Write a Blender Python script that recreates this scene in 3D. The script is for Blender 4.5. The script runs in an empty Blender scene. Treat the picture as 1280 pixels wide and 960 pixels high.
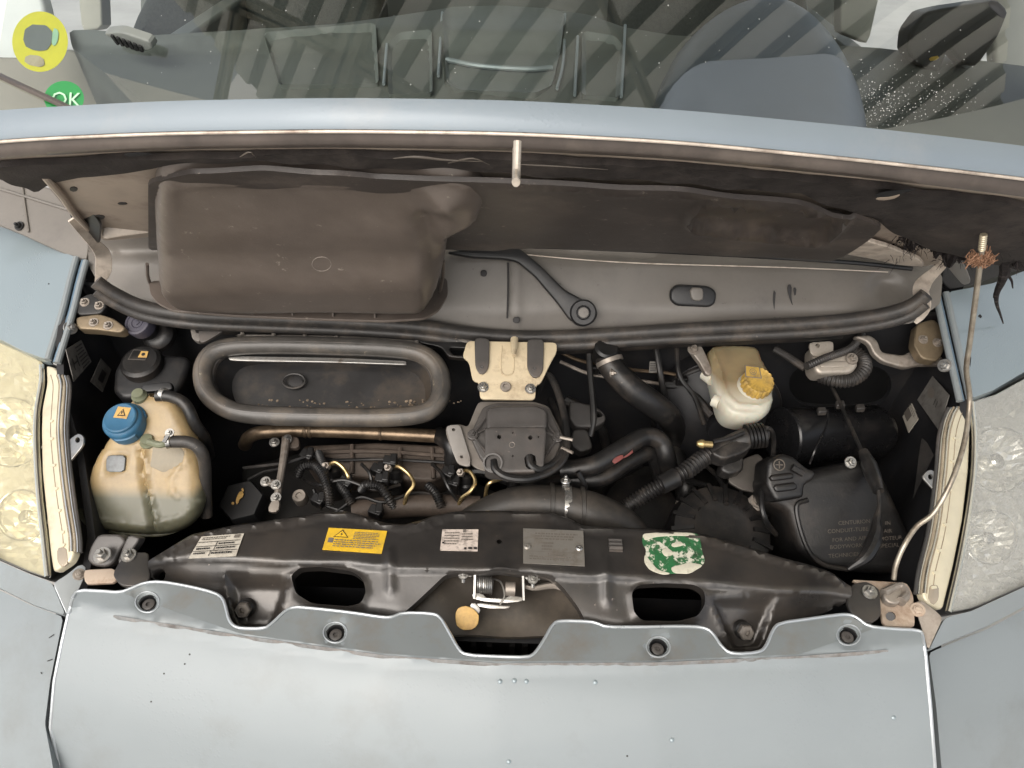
import bpy, bmesh, math, random
import numpy as np
from mathutils import Vector, Matrix
from mathutils.geometry import delaunay_2d_cdt, tessellate_polygon
random.seed(7); RNG = np.random.default_rng(7)
R = math.radians
scn = bpy.context.scene
COL = scn.collection

# ------------------------------------------------------------------ camera
# metres; X across the van, Y towards the windscreen, Z up; the lock carrier of the van is z = 0, the ground is z = -0.95
CAM = np.array([0.0, -0.73, 0.89]); PITCH = R(38); ROLL = R(2.0); FOC = 940.0
FW = np.array([0, math.cos(PITCH), -math.sin(PITCH)]); UP0 = np.array([0, math.sin(PITCH), math.cos(PITCH)]); RT0 = np.array([1.0, 0, 0])
cr, sr = math.cos(ROLL), math.sin(ROLL)
RT = cr*RT0 + sr*UP0; UPV = cr*UP0 - sr*RT0
cam = bpy.data.cameras.new('camera'); camo = bpy.data.objects.new('camera', cam); COL.objects.link(camo)
cam.sensor_width = 36; cam.lens = 36*FOC/1280; cam.clip_start = 0.02; cam.clip_end = 500
camo.matrix_world = Matrix(((RT[0], UPV[0], -FW[0], CAM[0]), (RT[1], UPV[1], -FW[1], CAM[1]), (RT[2], UPV[2], -FW[2], CAM[2]), (0, 0, 0, 1)))
cam.dof.use_dof = False
scn.camera = camo

# ------------------------------------------------------------------ light
SUN_EL, SUN_AZ = R(46), R(205)          # azimuth measured from +Y clockwise: from behind the photographer, a little to the left
world = bpy.data.worlds.new('World'); scn.world = world; world.use_nodes = True
wn = world.node_tree; bg = wn.nodes['Background']
sky = wn.nodes.new('ShaderNodeTexSky'); sky.sky_type = 'NISHITA'; sky.sun_disc = False
sky.sun_elevation = SUN_EL; sky.sun_rotation = SUN_AZ; sky.air_density = 1.0; sky.dust_density = 4.0; sky.ozone_density = 1.0
hs = wn.nodes.new('ShaderNodeHueSaturation'); hs.inputs['Saturation'].default_value = .38   # thin white overcast
wn.links.new(sky.outputs[0], hs.inputs['Color']); wn.links.new(hs.outputs[0], bg.inputs[0]); bg.inputs[1].default_value = 0.15
sun = bpy.data.lights.new('sun', 'SUN'); sun.energy = 1.4; sun.angle = R(75); sun.color = (1.0, 0.90, 0.76)
suno = bpy.data.objects.new('sun', sun); COL.objects.link(suno)
sd = Vector((math.sin(SUN_AZ)*math.cos(SUN_EL), math.cos(SUN_AZ)*math.cos(SUN_EL), math.sin(SUN_EL)))
suno.location = sd*20; suno.rotation_euler = (-sd).to_track_quat('-Z', 'Y').to_euler()
vs = scn.view_settings; vs.view_transform = 'Standard'; vs.look = 'None'; vs.gamma = 1.0; vs.use_curve_mapping = False
vs.exposure = 0.6
scn.cycles.max_bounces = 8; scn.cycles.diffuse_bounces = 4; scn.cycles.transparent_max_bounces = 12
scn.cycles.caustics_reflective = False; scn.cycles.caustics_refractive = False
scn.cycles.use_denoising = True

# ------------------------------------------------------------------ survey helpers: a measured image point + a known height / depth / plane -> a point in metres
def rays(p):
    p = np.asarray(p, float).reshape(-1, 2); u = p[:, 0]-640; v = p[:, 1]-480
    u0 = cr*u+sr*v; v0 = -sr*u+cr*v
    return FW[None]+RT0[None]*(u0/FOC)[:, None]-UP0[None]*(v0/FOC)[:, None]
def onz(p, z):
    d = rays(p); return CAM+d*((np.asarray(z)-CAM[2])/d[:, 2])[:, None]
def ony(p, y):
    d = rays(p); return CAM+d*((np.asarray(y)-CAM[1])/d[:, 1])[:, None]
class Plane:
    def __init__(s, o, n):
        s.o = np.asarray(o, float); s.n = np.asarray(n, float); s.n /= np.linalg.norm(s.n)
        if np.dot(CAM-s.o, s.n) < 0: s.n = -s.n
        a = np.array([1.0, 0, 0]); a = a-s.n*np.dot(a, s.n)
        if np.linalg.norm(a) < .1: a = np.array([0, 1.0, 0]); a = a-s.n*np.dot(a, s.n)
        s.e1 = a/np.linalg.norm(a); s.e2 = np.cross(s.n, s.e1)
    def hit(s, p):
        d = rays(p); t = np.dot(s.o-CAM, s.n)/(d@s.n); return CAM+d*t[:, None]
    def uv(s, P): q = P-s.o; return np.stack([q@s.e1, q@s.e2], 1)
    def xyz(s, uv, h=0):
        uv = np.asarray(uv, float).reshape(-1, 2); h = np.broadcast_to(np.asarray(h, float), (len(uv),))
        return s.o+uv[:, :1]*s.e1+uv[:, 1:2]*s.e2+h[:, None]*s.n
    def up(s, d): return Plane(s.o+s.n*d, s.n)
def pl3(a, b, c):                        # plane through three (px, py, z)
    A, B, Cc = [onz([(q[0], q[1])], q[2])[0] for q in (a, b, c)]
    return Plane(A, np.cross(B-A, Cc-A))
def zpl(z, tilt=0, px=None):             # level plane, or one tipped towards the front by tilt degrees about image point px
    o = onz([px], z)[0] if px else np.array([0, 0, z]); return Plane(o, (0, -math.sin(R(tilt)), math.cos(R(tilt))))
def proj(P):
    q = P-CAM; w = q@FW; u0 = q@RT0/w*FOC; v0 = -(q@UP0)/w*FOC
    return np.stack([640+cr*u0-sr*v0, 480+sr*u0+cr*v0], 1)
def S(s): return np.array([[float(k) for k in t.split(',')] for t in s.split()])
def chaikin(p, n, closed=True):
    p = np.asarray(p, float)
    for _ in range(n):
        q = np.roll(p, -1, 0)
        if closed: p = np.stack([.75*p+.25*q, .25*p+.75*q], 1).reshape(-1, p.shape[1])
        else:
            a, b = p[:-1], p[1:]; m = np.stack([.75*a+.25*b, .25*a+.75*b], 1).reshape(-1, p.shape[1])
            p = np.vstack([p[:1], m[1:-1], p[-1:]])
    return p
def fillet(p, rc):
    p = np.asarray(p, float); q = np.roll(p, -1, 0); d = q-p; L = np.linalg.norm(d, axis=1); k = np.minimum(rc, L*.34)/np.maximum(L, 1e-9)
    a = p+d*k[:, None]; b = q-d*k[:, None]; o = []
    n = len(p)
    for i in range(n):
        pi, vi, ni = b[i-1], p[i], a[i]
        for t in (0, .25, .5, .75, 1): o.append((1-t)**2*pi+2*t*(1-t)*vi+t*t*ni)
    return np.array(o)
def soft(p, sm): return p if sm == 0 else fillet(p, 5.0) if sm == 1 else chaikin(p, sm)
def resample(p, step, closed=True):
    p = np.asarray(p, float); q = np.vstack([p, p[:1]]) if closed else p
    l = np.r_[0, np.cumsum(np.linalg.norm(np.diff(q, axis=0), axis=1))]
    n = max(8 if closed else 2, int(l[-1]/step)); t = np.linspace(0, l[-1], n+1)
    o = np.stack([np.interp(t, l, q[:, k]) for k in range(q.shape[1])], 1)
    return o[:-1] if closed else o
def inside(pt, poly):
    x, y = pt[:, 0], pt[:, 1]; r = np.zeros(len(pt), bool); q = np.roll(poly, -1, 0)
    for (x0, y0), (x1, y1) in zip(poly, q):
        if y0 == y1: continue
        c = ((y0 > y) != (y1 > y)) & (x < (x1-x0)*(y-y0)/(y1-y0)+x0); r ^= c
    return r
def dseg(pt, path):                      # distance of points to a polyline
    path = np.asarray(path, float); best = np.full(len(pt), 1e9)
    for a, b in zip(path[:-1], path[1:]):
        ab = b-a; t = np.clip(((pt-a)@ab)/max(ab@ab, 1e-12), 0, 1)
        best = np.minimum(best, np.linalg.norm(pt-a-t[:, None]*ab, axis=1))
    return best
def dpoly(pt, poly): return dseg(pt, np.vstack([poly, poly[:1]]))
def sst(a, b, x): t = np.clip((x-a)/(b-a), 0, 1); return t*t*(3-2*t)

# ------------------------------------------------------------------ geometry: every builder returns (verts Nx3, faces)
def join(*gs):
    V, Fc, k = [], [], 0
    for v, f in gs:
        V.append(np.asarray(v, float).reshape(-1, 3)); Fc += [tuple(i+k for i in q) for q in f]; k += len(V[-1])
    return np.vstack(V), Fc
def cdt(outs, pts, fn, depth=None, dvec=None):
    """sheet bounded by closed loops `outs` (first outer, rest holes) with interior points, mapped to 3-D by fn; optional rim of depth along dvec"""
    loops = [np.asarray(o, float) for o in outs]; V = np.vstack(loops+[pts]) if len(pts) else np.vstack(loops)
    E, k = [], 0
    for l in loops:
        n = len(l); E += [(k+i, k+(i+1) % n) for i in range(n)]; k += n
    vv, ee, ff, *_ = delaunay_2d_cdt([Vector(p) for p in V], E, [], 0, 1e-7)
    q = np.array([(v.x, v.y) for v in vv]); ff = [tuple(f) for f in ff]
    cen = np.array([q[list(f)].mean(0) for f in ff]); ok = inside(cen, loops[0])
    for h in loops[1:]: ok &= ~inside(cen, h)
    ff = [f for f, o in zip(ff, ok) if o]
    P = fn(q)
    if depth:
        cnt = {}
        for f in ff:
            for a, b in zip(f, f[1:]+f[:1]): cnt[(min(a, b), max(a, b))] = cnt.get((min(a, b), max(a, b)), 0)+1
        bd = [e for e, c in cnt.items() if c == 1]; ids = sorted({i for e in bd for i in e}); mp = {i: len(P)+k for k, i in enumerate(ids)}
        P = np.vstack([P, P[ids]+np.asarray(dvec, float)*depth])
        ff += [(a, b, mp[b], mp[a]) for a, b in bd]
    return P, ff
def gridpts(poly, step, holes=(), marg=.45, jit=.12):
    poly = np.asarray(poly); lo, hi = poly.min(0), poly.max(0)
    g = np.stack(np.meshgrid(np.arange(lo[0]+step/2, hi[0], step), np.arange(lo[1]+step/2, hi[1], step)), -1).reshape(-1, 2)
    g += RNG.uniform(-jit, jit, g.shape)*step
    g = g[inside(g, poly)]; g = g[dpoly(g, poly) > step*marg]
    for h in holes:
        g = g[~inside(g, h)]; g = g[dpoly(g, h) > step*marg]
    return g
def relief(poly, fn, step, holes=(), depth=.003, dvec=(0, .3, -1), sm=1, st=None):
    """pressed sheet: outline in image px, fn(px points) -> xyz"""
    poly = resample(soft(poly, sm), st or step*.7); holes = [resample(soft(h, sm), st or step*.7) for h in holes]
    return cdt([poly]+holes, gridpts(poly, step, holes), fn, depth, dvec)
def rowsurf(rows, axis='z'):
    """surface measured as image rows (left-to-right polylines) each at a known height (axis z) or depth (axis y)"""
    def fn(p):
        p = np.asarray(p, float)
        ys = np.stack([np.interp(p[:, 0], r[:, 0], r[:, 1]) for r, _ in rows], 1)
        vals = np.stack([np.full(len(p), v) if np.isscalar(v) else v(p[:, 0]) for _, v in rows], 1)
        out = vals[:, 0].copy()
        for k in range(len(rows)-1):
            t = (p[:, 1]-ys[:, k])/np.maximum(ys[:, k+1]-ys[:, k], 1e-6)
            m = t > 0; tt = np.clip(t, 0, 1) if k < len(rows)-2 else np.clip(t, 0, 1.5)
            out = np.where(m, vals[:, k]+(vals[:, k+1]-vals[:, k])*tt, out)
        return onz(p, out) if axis == 'z' else ony(p, out)
    return fn
def slab(poly, pl, depth, r=.003, sm=1, holes=(), n=4, draft=0.0, st=.006, uvin=False, back=True):
    """solid plate: outline (image px, or metres in the plane if uvin) on plane pl, rounded front edge r, thickness depth"""
    L = poly if uvin else pl.uv(pl.hit(soft(poly, sm)))
    L = resample(L, st); area = .5*np.sum(L[:, 0]*np.roll(L[:, 1], -1)-np.roll(L[:, 0], -1)*L[:, 1])
    if area < 0: L = L[::-1]
    t = np.roll(L, -1, 0)-np.roll(L, 1, 0); nn = np.stack([-t[:, 1], t[:, 0]], 1); nn /= np.maximum(np.linalg.norm(nn, axis=1), 1e-9)[:, None]
    N = len(L); rings = []
    rings.append(pl.xyz(L-nn*draft, -depth))
    for k in range(n+1):
        a = math.pi/2*k/n; rings.append(pl.xyz(L+nn*r*(1-math.cos(a)), -r+r*math.sin(a)))
    F = []
    for k in range(len(rings)-1):
        F += [(k*N+i, k*N+(i+1) % N, (k+1)*N+(i+1) % N, (k+1)*N+i) for i in range(N)]
    V = np.vstack(rings); k0 = (len(rings)-1)*N
    loops = [[Vector(p) for p in V[k0:]]]; idx = list(range(k0, k0+N))
    for h in holes:
        H = h if uvin else pl.uv(pl.hit(soft(h, sm))); H = resample(H, st*.7); M_ = len(H); b = len(V)
        V = np.vstack([V, pl.xyz(H, 0), pl.xyz(H, -depth)])
        F += [(b+i, b+(i+1) % M_, b+M_+(i+1) % M_, b+M_+i) for i in range(M_)]
        loops.append([Vector(p) for p in V[b:b+M_]]); idx += list(range(b, b+M_))
    F += [tuple(idx[i] for i in tr) for tr in tessellate_polygon(loops)]
    if back and not len(holes):
        F += [tuple(reversed(tr)) for tr in tessellate_polygon([[Vector(p) for p in V[:N]]])]
    return V, F
def pillow(poly, pl, depth, r, step=.008, hf=None, sm=2, p=2.0, taper=1.0):
    """swollen moulding: outline on plane pl, falls back by r-rounded shoulders, then walls of depth"""
    L = resample(pl.uv(pl.hit(chaikin(poly, sm))), step*.7); g = gridpts(L, step)
    def fn(q):
        d = np.clip(dpoly(q, L)/r, 0, 1); h = -r*(1-np.power(np.clip(1-np.power(1-d, p), 0, 1), 1/p))
        P = pl.xyz(q, h)
        if hf is not None: P = P+pl.n[None]*hf(q, proj(P))[:, None]
        return P
    V, F = cdt([L], g, fn, depth, -pl.n)
    if taper != 1.0:
        nb = len(L); c = V[-nb:].mean(0); V[-nb:] = c+(V[-nb:]-c)*taper
    return V, F
def frames(P):
    T = np.gradient(P, axis=0); T /= np.maximum(np.linalg.norm(T, axis=1), 1e-9)[:, None]
    a = np.array([0, 0, 1.0]) if abs(T[0, 2]) < .9 else np.array([1.0, 0, 0]); n = np.cross(T[0], a); n /= np.linalg.norm(n); out = []
    for t in T:
        n = n-t*np.dot(n, t); n /= np.linalg.norm(n); out.append((n, np.cross(t, n)))
    return out
def spline(P, step):
    P = np.asarray(P, float)
    if len(P) > 2:
        Q = np.vstack([2*P[0]-P[1], P, 2*P[-1]-P[-2]]); o = []
        for i in range(1, len(Q)-2):
            t = np.linspace(0, 1, 14)[:-1, None]; a, b, c, d = Q[i-1:i+3]
            o.append(.5*((2*b)+(-a+c)*t+(2*a-5*b+4*c-d)*t*t+(-a+3*b-3*c+d)*t**3))
        P = np.vstack(o+[P[-1:]])
    return resample(P, step, False)
def tube(P, r, seg=12, step=None, corr=None, closed=False, flat=1.0, smooth=True):
    P = np.asarray(P, float); r0 = float(np.mean(r))
    if closed:
        Q = resample(P, step or r0*.6); fr = frames(np.vstack([Q, Q[:1]]))[:-1]
    else:
        Q = spline(P, step or (corr[0]/6 if corr else r0*.6)) if smooth else P; fr = frames(Q)
    s = np.r_[0, np.cumsum(np.linalg.norm(np.diff(Q, axis=0), axis=1))]
    rr = np.interp(s/max(s[-1], 1e-9), np.linspace(0, 1, len(np.atleast_1d(r))), np.atleast_1d(r)) if not closed else np.full(len(Q), r0)
    if corr: rr = rr*(1-corr[1]*(.5+.5*np.sign(np.sin(2*math.pi*s/corr[0]))*np.abs(np.sin(2*math.pi*s/corr[0]))**.6))
    V, F = [], []
    for q, (a, b), rad in zip(Q, fr, rr):
        for k in range(seg):
            an = 2*math.pi*k/seg; V.append(q+rad*(math.cos(an)*a*flat+math.sin(an)*b))
    n = len(Q)
    for i in range(n if closed else n-1):
        j = (i+1) % n
        F += [(i*seg+k, i*seg+(k+1) % seg, j*seg+(k+1) % seg, j*seg+k) for k in range(seg)]
    if not closed: F += [tuple(range(seg-1, -1, -1)), tuple((n-1)*seg+k for k in range(seg))]
    return np.array(V), F
def lathe(o, ax, prof, seg=28, ratio=None, phase=0.0):
    """turned body: prof = [(radius, height along axis)]"""
    ax = np.asarray(ax, float); ax /= np.linalg.norm(ax); a = np.array([1.0, 0, 0]) if abs(ax[0]) < .9 else np.array([0, 1.0, 0])
    a = a-ax*np.dot(a, ax); a /= np.linalg.norm(a); b = np.cross(ax, a); V, F = [], []
    for r, h in prof:
        for k in range(seg):
            an = 2*math.pi*k/seg+phase; rad = r*(ratio(k) if ratio else 1); V.append(np.asarray(o)+ax*h+rad*(math.cos(an)*a+math.sin(an)*b))
    for i in range(len(prof)-1): F += [(i*seg+k, i*seg+(k+1) % seg, (i+1)*seg+(k+1) % seg, (i+1)*seg+k) for k in range(seg)]
    F += [tuple(range(seg-1, -1, -1)), tuple((len(prof)-1)*seg+k for k in range(seg))]
    return np.array(V), F
def bolt(o, ax, r, h=None, washer=True, hole=False):
    h = h or r*.9; g = []
    if washer: g.append(lathe(o, ax, [(r*1.55, -h*.2), (r*1.6, 0), (r*1.5, h*.25)], 20))
    g.append(lathe(o, ax, [(r, h*.2), (r*1.02, h*.95), (r*.86, h*1.25)], 6))
    g.append(lathe(o, ax, [(r*.5, h*1.2), (r*.5, h*1.9), (r*.4, h*2.1)], 12) if not hole else lathe(o, ax, [(r*.5, h*1.2), (r*.5, h*1.26)], 12))
    return join(*g)
def box(c, ax, ay, az):
    c, ax, ay, az = [np.asarray(q, float) for q in (c, ax, ay, az)]
    V = [c+i*ax+j*ay+k*az for k in (-1, 1) for j in (-1, 1) for i in (-1, 1)]
    return np.array(V), [(0, 2, 3, 1), (4, 5, 7, 6), (0, 1, 5, 4), (2, 6, 7, 3), (0, 4, 6, 2), (1, 3, 7, 5)]
def bar(a, b, w, h, up=(0, 0, 1)):
    a, b = np.asarray(a, float), np.asarray(b, float); t = b-a; L = np.linalg.norm(t); t /= L; s = np.cross(t, up); s /= np.linalg.norm(s); u = np.cross(s, t)
    return box((a+b)/2, t*L/2, s*w/2, u*h/2)
def textgeo(txt, align='CENTER'):
    """flat lettering in a unit-height frame (x right, y up), centred"""
    c = bpy.data.curves.new('lettering', 'FONT'); c.body = txt; c.align_x = align; c.resolution_u = 2
    o = bpy.data.objects.new('lettering', c); m = o.to_mesh()
    V = np.array([v.co[:2] for v in m.vertices]); Fc = [tuple(p.vertices) for p in m.polygons]
    o.to_mesh_clear(); bpy.data.objects.remove(o); bpy.data.curves.remove(c)
    return V, Fc

# ------------------------------------------------------------------ objects
WL = {}
def make(name, parts, parent=None, bev=0, sub=0, sharp=35, smooth=True, kind=None, label=None, cat=None, group=None, two=False, flip=False):
    """one mesh object; parts = (geo, material) or a list of them"""
    if isinstance(parts, tuple): parts = [parts]
    me = bpy.data.meshes.new(name); V, Fc, mi, mats = [], [], [], []; k = 0
    for (v, f), m in parts:
        v = np.asarray(v, float).reshape(-1, 3); V.append(v); Fc += [tuple(i+k for i in q) for q in f]; k += len(v)
        if m not in mats: mats.append(m)
        mi += [mats.index(m)]*len(f)
    V = np.vstack(V); c = V.mean(0); c[2] = V[:, 2].min()
    me.from_pydata([tuple(p) for p in V-c], [], Fc)
    for m in mats: me.materials.append(MT[m])
    me.polygons.foreach_set('material_index', mi)
    bm = bmesh.new(); bm.from_mesh(me); bmesh.ops.recalc_face_normals(bm, faces=bm.faces)
    if two:
        s = sum((CAM-c-np.array(f.calc_center_median())) @ np.array(f.normal)*f.calc_area() for f in bm.faces)
        if s < 0: bmesh.ops.reverse_faces(bm, faces=bm.faces)
    bm.to_mesh(me); bm.free()
    if smooth:
        me.polygons.foreach_set('use_smooth', [True]*len(me.polygons)); me.set_sharp_from_angle(angle=R(sharp))
    me.update()
    o = bpy.data.objects.new(name, me); COL.objects.link(o)
    if parent is not None: o.parent = parent; o.location = Vector(c)-WL[parent.name]
    else: o.location = Vector(c)
    WL[o.name] = Vector(c)
    if bev: b = o.modifiers.new('bevel', 'BEVEL'); b.width = bev; b.segments = 2; b.limit_method = 'ANGLE'; b.angle_limit = R(40)
    if sub: b = o.modifiers.new('subdivision', 'SUBSURF'); b.levels = sub; b.render_levels = sub
    if kind: o['kind'] = kind
    if label: o['label'] = label
    if cat: o['category'] = cat
    if group: o['group'] = group
    return o
def thing(name, loc, label, cat, group=None):
    o = bpy.data.objects.new(name, None); COL.objects.link(o); o.location = Vector(loc); o.empty_display_size = .02; WL[o.name] = Vector(loc)
    o['label'] = label; o['category'] = cat
    if group: o['group'] = group
    return o

# ------------------------------------------------------------------ materials
MT = {}
def mat(name, col, rough=.5, metal=0.0, var=.25, scale=12, bump=0.0, bscale=90, dirt=None, damt=.4, dscale=7, coat=0.0, spec=.5, wear=None, wamt=.25, sss=0.0, drop=0.0, rvar=.2):
    m = bpy.data.materials.new(name); m.use_nodes = True; nt = m.node_tree; N, L = nt.nodes, nt.links; b = N['Principled BSDF']
    tc = N.new('ShaderNodeTexCoord')
    def noise(s, d=5, ro=.6):
        n = N.new('ShaderNodeTexNoise'); n.inputs['Scale'].default_value = s; n.inputs['Detail'].default_value = d; n.inputs['Roughness'].default_value = ro; L.new(tc.outputs['Object'], n.inputs['Vector']); return n
    def ramp(src, a, c):
        r = N.new('ShaderNodeMapRange'); r.inputs[1].default_value = a; r.inputs[2].default_value = c; L.new(src, r.inputs[0]); return r.outputs[0]
    def mix(f, a, c):
        x = N.new('ShaderNodeMix'); x.data_type = 'RGBA'; L.new(f, x.inputs[0])
        for s, q in ((6, a), (7, c)):
            if isinstance(q, (tuple, list)): x.inputs[s].default_value = (*q[:3], 1)
            else: L.new(q, x.inputs[s])
        return x.outputs[2]
    n1 = noise(scale); c = mix(ramp(n1.outputs['Fac'], .3, .7), [k*(1-var) for k in col], [min(1, k*(1+var)) for k in col])
    rsrc = ramp(n1.outputs['Fac'], .2, .8)
    rm = N.new('ShaderNodeMapRange'); rm.inputs[3].default_value = max(.03, rough*(1-rvar)); rm.inputs[4].default_value = min(1, rough*(1+rvar)); L.new(rsrc, rm.inputs[0]); L.new(rm.outputs[0], b.inputs['Roughness'])
    if dirt is not None:
        n2 = noise(dscale, 8, .7); f = ramp(n2.outputs['Fac'], .62-damt*.35, .62+.12); c = mix(f, c, dirt)
    if wear is not None:
        n3 = noise(60, 6, .75); f = ramp(n3.outputs['Fac'], .70-wamt*.2, .74-wamt*.2); c = mix(f, c, wear)
    L.new(c, b.inputs['Base Color']); b.inputs['Metallic'].default_value = metal; b.inputs['Coat Weight'].default_value = coat; b.inputs['Coat Roughness'].default_value = .12
    b.inputs['Specular IOR Level'].default_value = spec
    if sss: b.inputs['Subsurface Weight'].default_value = sss; b.inputs['Subsurface Radius'].default_value = (.02, .015, .008); b.inputs['Subsurface Scale'].default_value = .5
    src = None
    if bump:
        n4 = noise(bscale, 4, .6); bp = N.new('ShaderNodeBump'); bp.inputs['Strength'].default_value = bump; bp.inputs['Distance'].default_value = .002
        L.new(n4.outputs['Fac'], bp.inputs['Height']); src = bp.outputs[0]
    if drop:
        vo = N.new('ShaderNodeTexVoronoi'); vo.inputs['Scale'].default_value = 170; L.new(tc.outputs['Object'], vo.inputs['Vector'])
        nz = noise(9, 3); k = ramp(nz.outputs['Fac'], .48, .62); d = N.new('ShaderNodeMapRange'); d.inputs[1].default_value = .0; d.inputs[2].default_value = .35; d.inputs[3].default_value = 1; d.inputs[4].default_value = 0
        L.new(vo.outputs['Distance'], d.inputs[0]); mu = N.new('ShaderNodeMath'); mu.operation = 'MULTIPLY'; L.new(d.outputs[0], mu.inputs[0]); L.new(k, mu.inputs[1])
        b2 = N.new('ShaderNodeBump'); b2.inputs['Strength'].default_value = drop; b2.inputs['Distance'].default_value = .0015; L.new(mu.outputs[0], b2.inputs['Height'])
        if src is not None: L.new(src, b2.inputs['Normal'])
        src = b2.outputs[0]
    if src is not None:
        L.new(src, b.inputs['Normal'])
    MT[name] = m; return m
DUST = (.30, .25, .20)
mat('paint', (.226, .252, .264), .52, .10, .03, 6, dirt=(.195, .208, .208), damt=.32, dscale=5, coat=.22, bump=.02, bscale=600, drop=.14)
mat('paint_wet_skylit', (.25, .30, .32), .38, .3, .03, 6, coat=.6, drop=.55)  # panel's paint with mirrored sky put into its colour, plus bumped droplets
mat('paint_edge', (.42, .45, .47), .30, .4, .05, 30, coat=.8)
mat('paint_flange', (.20, .22, .225), .45, .15, .06, 9, dirt=(.19, .175, .155), damt=.38, dscale=14, coat=.3)
mat('paint_shaded', (.13, .20, .27), .3, .4, .1, 9, coat=.6)  # same paint, with the shade of the wing flange groove in its colour
mat('witness_mark', (.17, .155, .145), .8, 0, .4, 60, dirt=(.26, .275, .28), damt=.62, dscale=70)
mat('bonnet_hem', (.082, .066, .057), .42, .1, .25, 20, dirt=(.14, .115, .095), damt=.35, coat=.15)
mat('bonnet_metal', (.40, .33, .27), .55, .1, .18, 14, dirt=(.16, .12, .10), damt=.35, bump=.1)
mat('bonnet_bright', (.62, .54, .46), .45, .25, .2, 30, dirt=(.25, .19, .15), damt=.4, dscale=25)
mat('liner', (.046, .038, .034), .45, 0, .2, 10, bump=.14, bscale=300, dirt=(.11, .088, .074), damt=.3, dscale=9, wear=(.19, .16, .14), wamt=.36)
mat('felt', (.034, .029, .027), .9, 0, .35, 40, bump=.5, bscale=200, dirt=(.075, .062, .054), damt=.35, spec=.2)
mat('felt_torn', (.028, .024, .024), .95, 0, .5, 60, bump=.9, bscale=140, dirt=(.20, .17, .15), damt=.2, dscale=50, spec=.1)
mat('cowl', (.165, .150, .133), .42, 0, .14, 14, bump=.06, bscale=260, dirt=(.115, .105, .095), damt=.35, wear=(.06, .055, .05), wamt=.2)
mat('black_plastic', (.014, .014, .015), .4, 0, .2, 20, bump=.08, bscale=300, dirt=(.05, .043, .037), damt=.3)
mat('dusty_black', (.009, .0085, .0085), .42, 0, .3, 18, bump=.15, bscale=200, dirt=(.045, .036, .030), damt=.4, wear=(.10, .085, .07), wamt=.12)
mat('grey_plastic', (.070, .064, .060), .40, 0, .2, 20, bump=.1, bscale=300, dirt=(.125, .10, .083), damt=.4, wear=(.2, .17, .15), wamt=.2)
mat('rubber', (.035, .032, .030), .45, 0, .25, 25, bump=.1, bscale=250, dirt=(.105, .086, .07), damt=.4, dscale=20, wear=(.16, .135, .11), wamt=.2)
mat('hose', (.012, .0115, .0115), .38, 0, .25, 25, bump=.1, bscale=250, dirt=(.058, .048, .04), damt=.38, dscale=18, wear=(.10, .085, .07), wamt=.15)
mat('ring_rubber', (.070, .064, .058), .38, 0, .28, 25, bump=.14, bscale=180, dirt=(.155, .125, .095), damt=.38, dscale=12, wear=(.26, .22, .165), wamt=.22)
mat('carrier', (.038, .035, .033), .32, .25, .28, 12, bump=.05, bscale=260, dirt=(.066, .055, .046), damt=.45, dscale=8, wear=(.24, .20, .18), wamt=.16, coat=.3)
mat('bay_wall', (.012, .012, .014), .6, 0, .3, 10, bump=.08, dirt=(.030, .026, .024), damt=.3)
mat('cream_metal', (.60, .50, .34), .42, .05, .12, 18, dirt=(.26, .18, .11), damt=.35, dscale=20, bump=.06, wear=(.18, .12, .07), wamt=.2)
mat('steel', (.42, .41, .39), .35, .9, .2, 40, dirt=(.16, .13, .10), damt=.35, dscale=40)
mat('bright_steel', (.46, .45, .43), .28, .85, .15, 40, dirt=(.22, .18, .14), damt=.35, dscale=40)
mat('dull_alloy', (.34, .30, .26), .5, .6, .2, 30, dirt=(.14, .11, .09), damt=.4, dscale=25, bump=.1)
mat('gold_plate', (.48, .36, .17), .35, .7, .2, 30, dirt=(.16, .11, .07), damt=.35, dscale=30)
mat('gold_tab', (.60, .38, .12), .5, .1, .2, 30, dirt=(.30, .17, .07), damt=.5, dscale=40)
mat('brass', (.70, .52, .25), .3, .9, .15, 40, dirt=(.2, .14, .08), damt=.3, dscale=50)
mat('rail', (.22, .16, .105), .36, .7, .4, 30, dirt=(.06, .043, .03), damt=.58, dscale=22, bump=.15)
mat('casting', (.085, .064, .050), .6, .15, .35, 18, dirt=(.028, .022, .018), damt=.5, bump=.35, bscale=130)
mat('rust_plate', (.46, .37, .29), .6, .2, .2, 20, dirt=(.22, .13, .08), damt=.4, dscale=30, bump=.1)
mat('cap_blue', (.028, .115, .21), .42, 0, .2, 20, dirt=(.07, .13, .17), damt=.4, dscale=25)
mat('cap_purple', (.050, .046, .064), .55, 0, .12, 20, dirt=(.10, .085, .08), damt=.3)
mat('cap_ochre', (.52, .33, .07), .5, 0, .2, 30, dirt=(.10, .075, .05), damt=.55, dscale=40)
mat('reservoir', (.62, .53, .36), .35, 0, .08, 12, dirt=(.40, .31, .18), damt=.25, sss=.25)
mat('reservoir_low', (.56, .53, .44), .35, 0, .08, 12, dirt=(.35, .30, .22), damt=.3, dscale=20, sss=.2)
mat('yellow_print', (.72, .45, .03), .5, 0, .1, 30, dirt=(.50, .32, .05), damt=.4, dscale=45)
mat('yellow_print_2', (.72, .45, .03), .5, 0, .1, 30)
mat('ink', (.02, .018, .018), .6, 0, .1)
mat('ink_soft', (.16, .14, .12), .6, 0, .2)
mat('paper', (.52, .48, .41), .6, 0, .12, 30, dirt=(.28, .24, .2), damt=.3, dscale=40)
mat('paper_dim', (.17, .16, .145), .7, 0, .25, 30, dirt=(.07, .06, .055), damt=.4, dscale=40)
mat('paper_worn', (.58, .50, .44), .6, 0, .1, 40, dirt=(.10, .08, .07), damt=.35, dscale=110)
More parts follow.
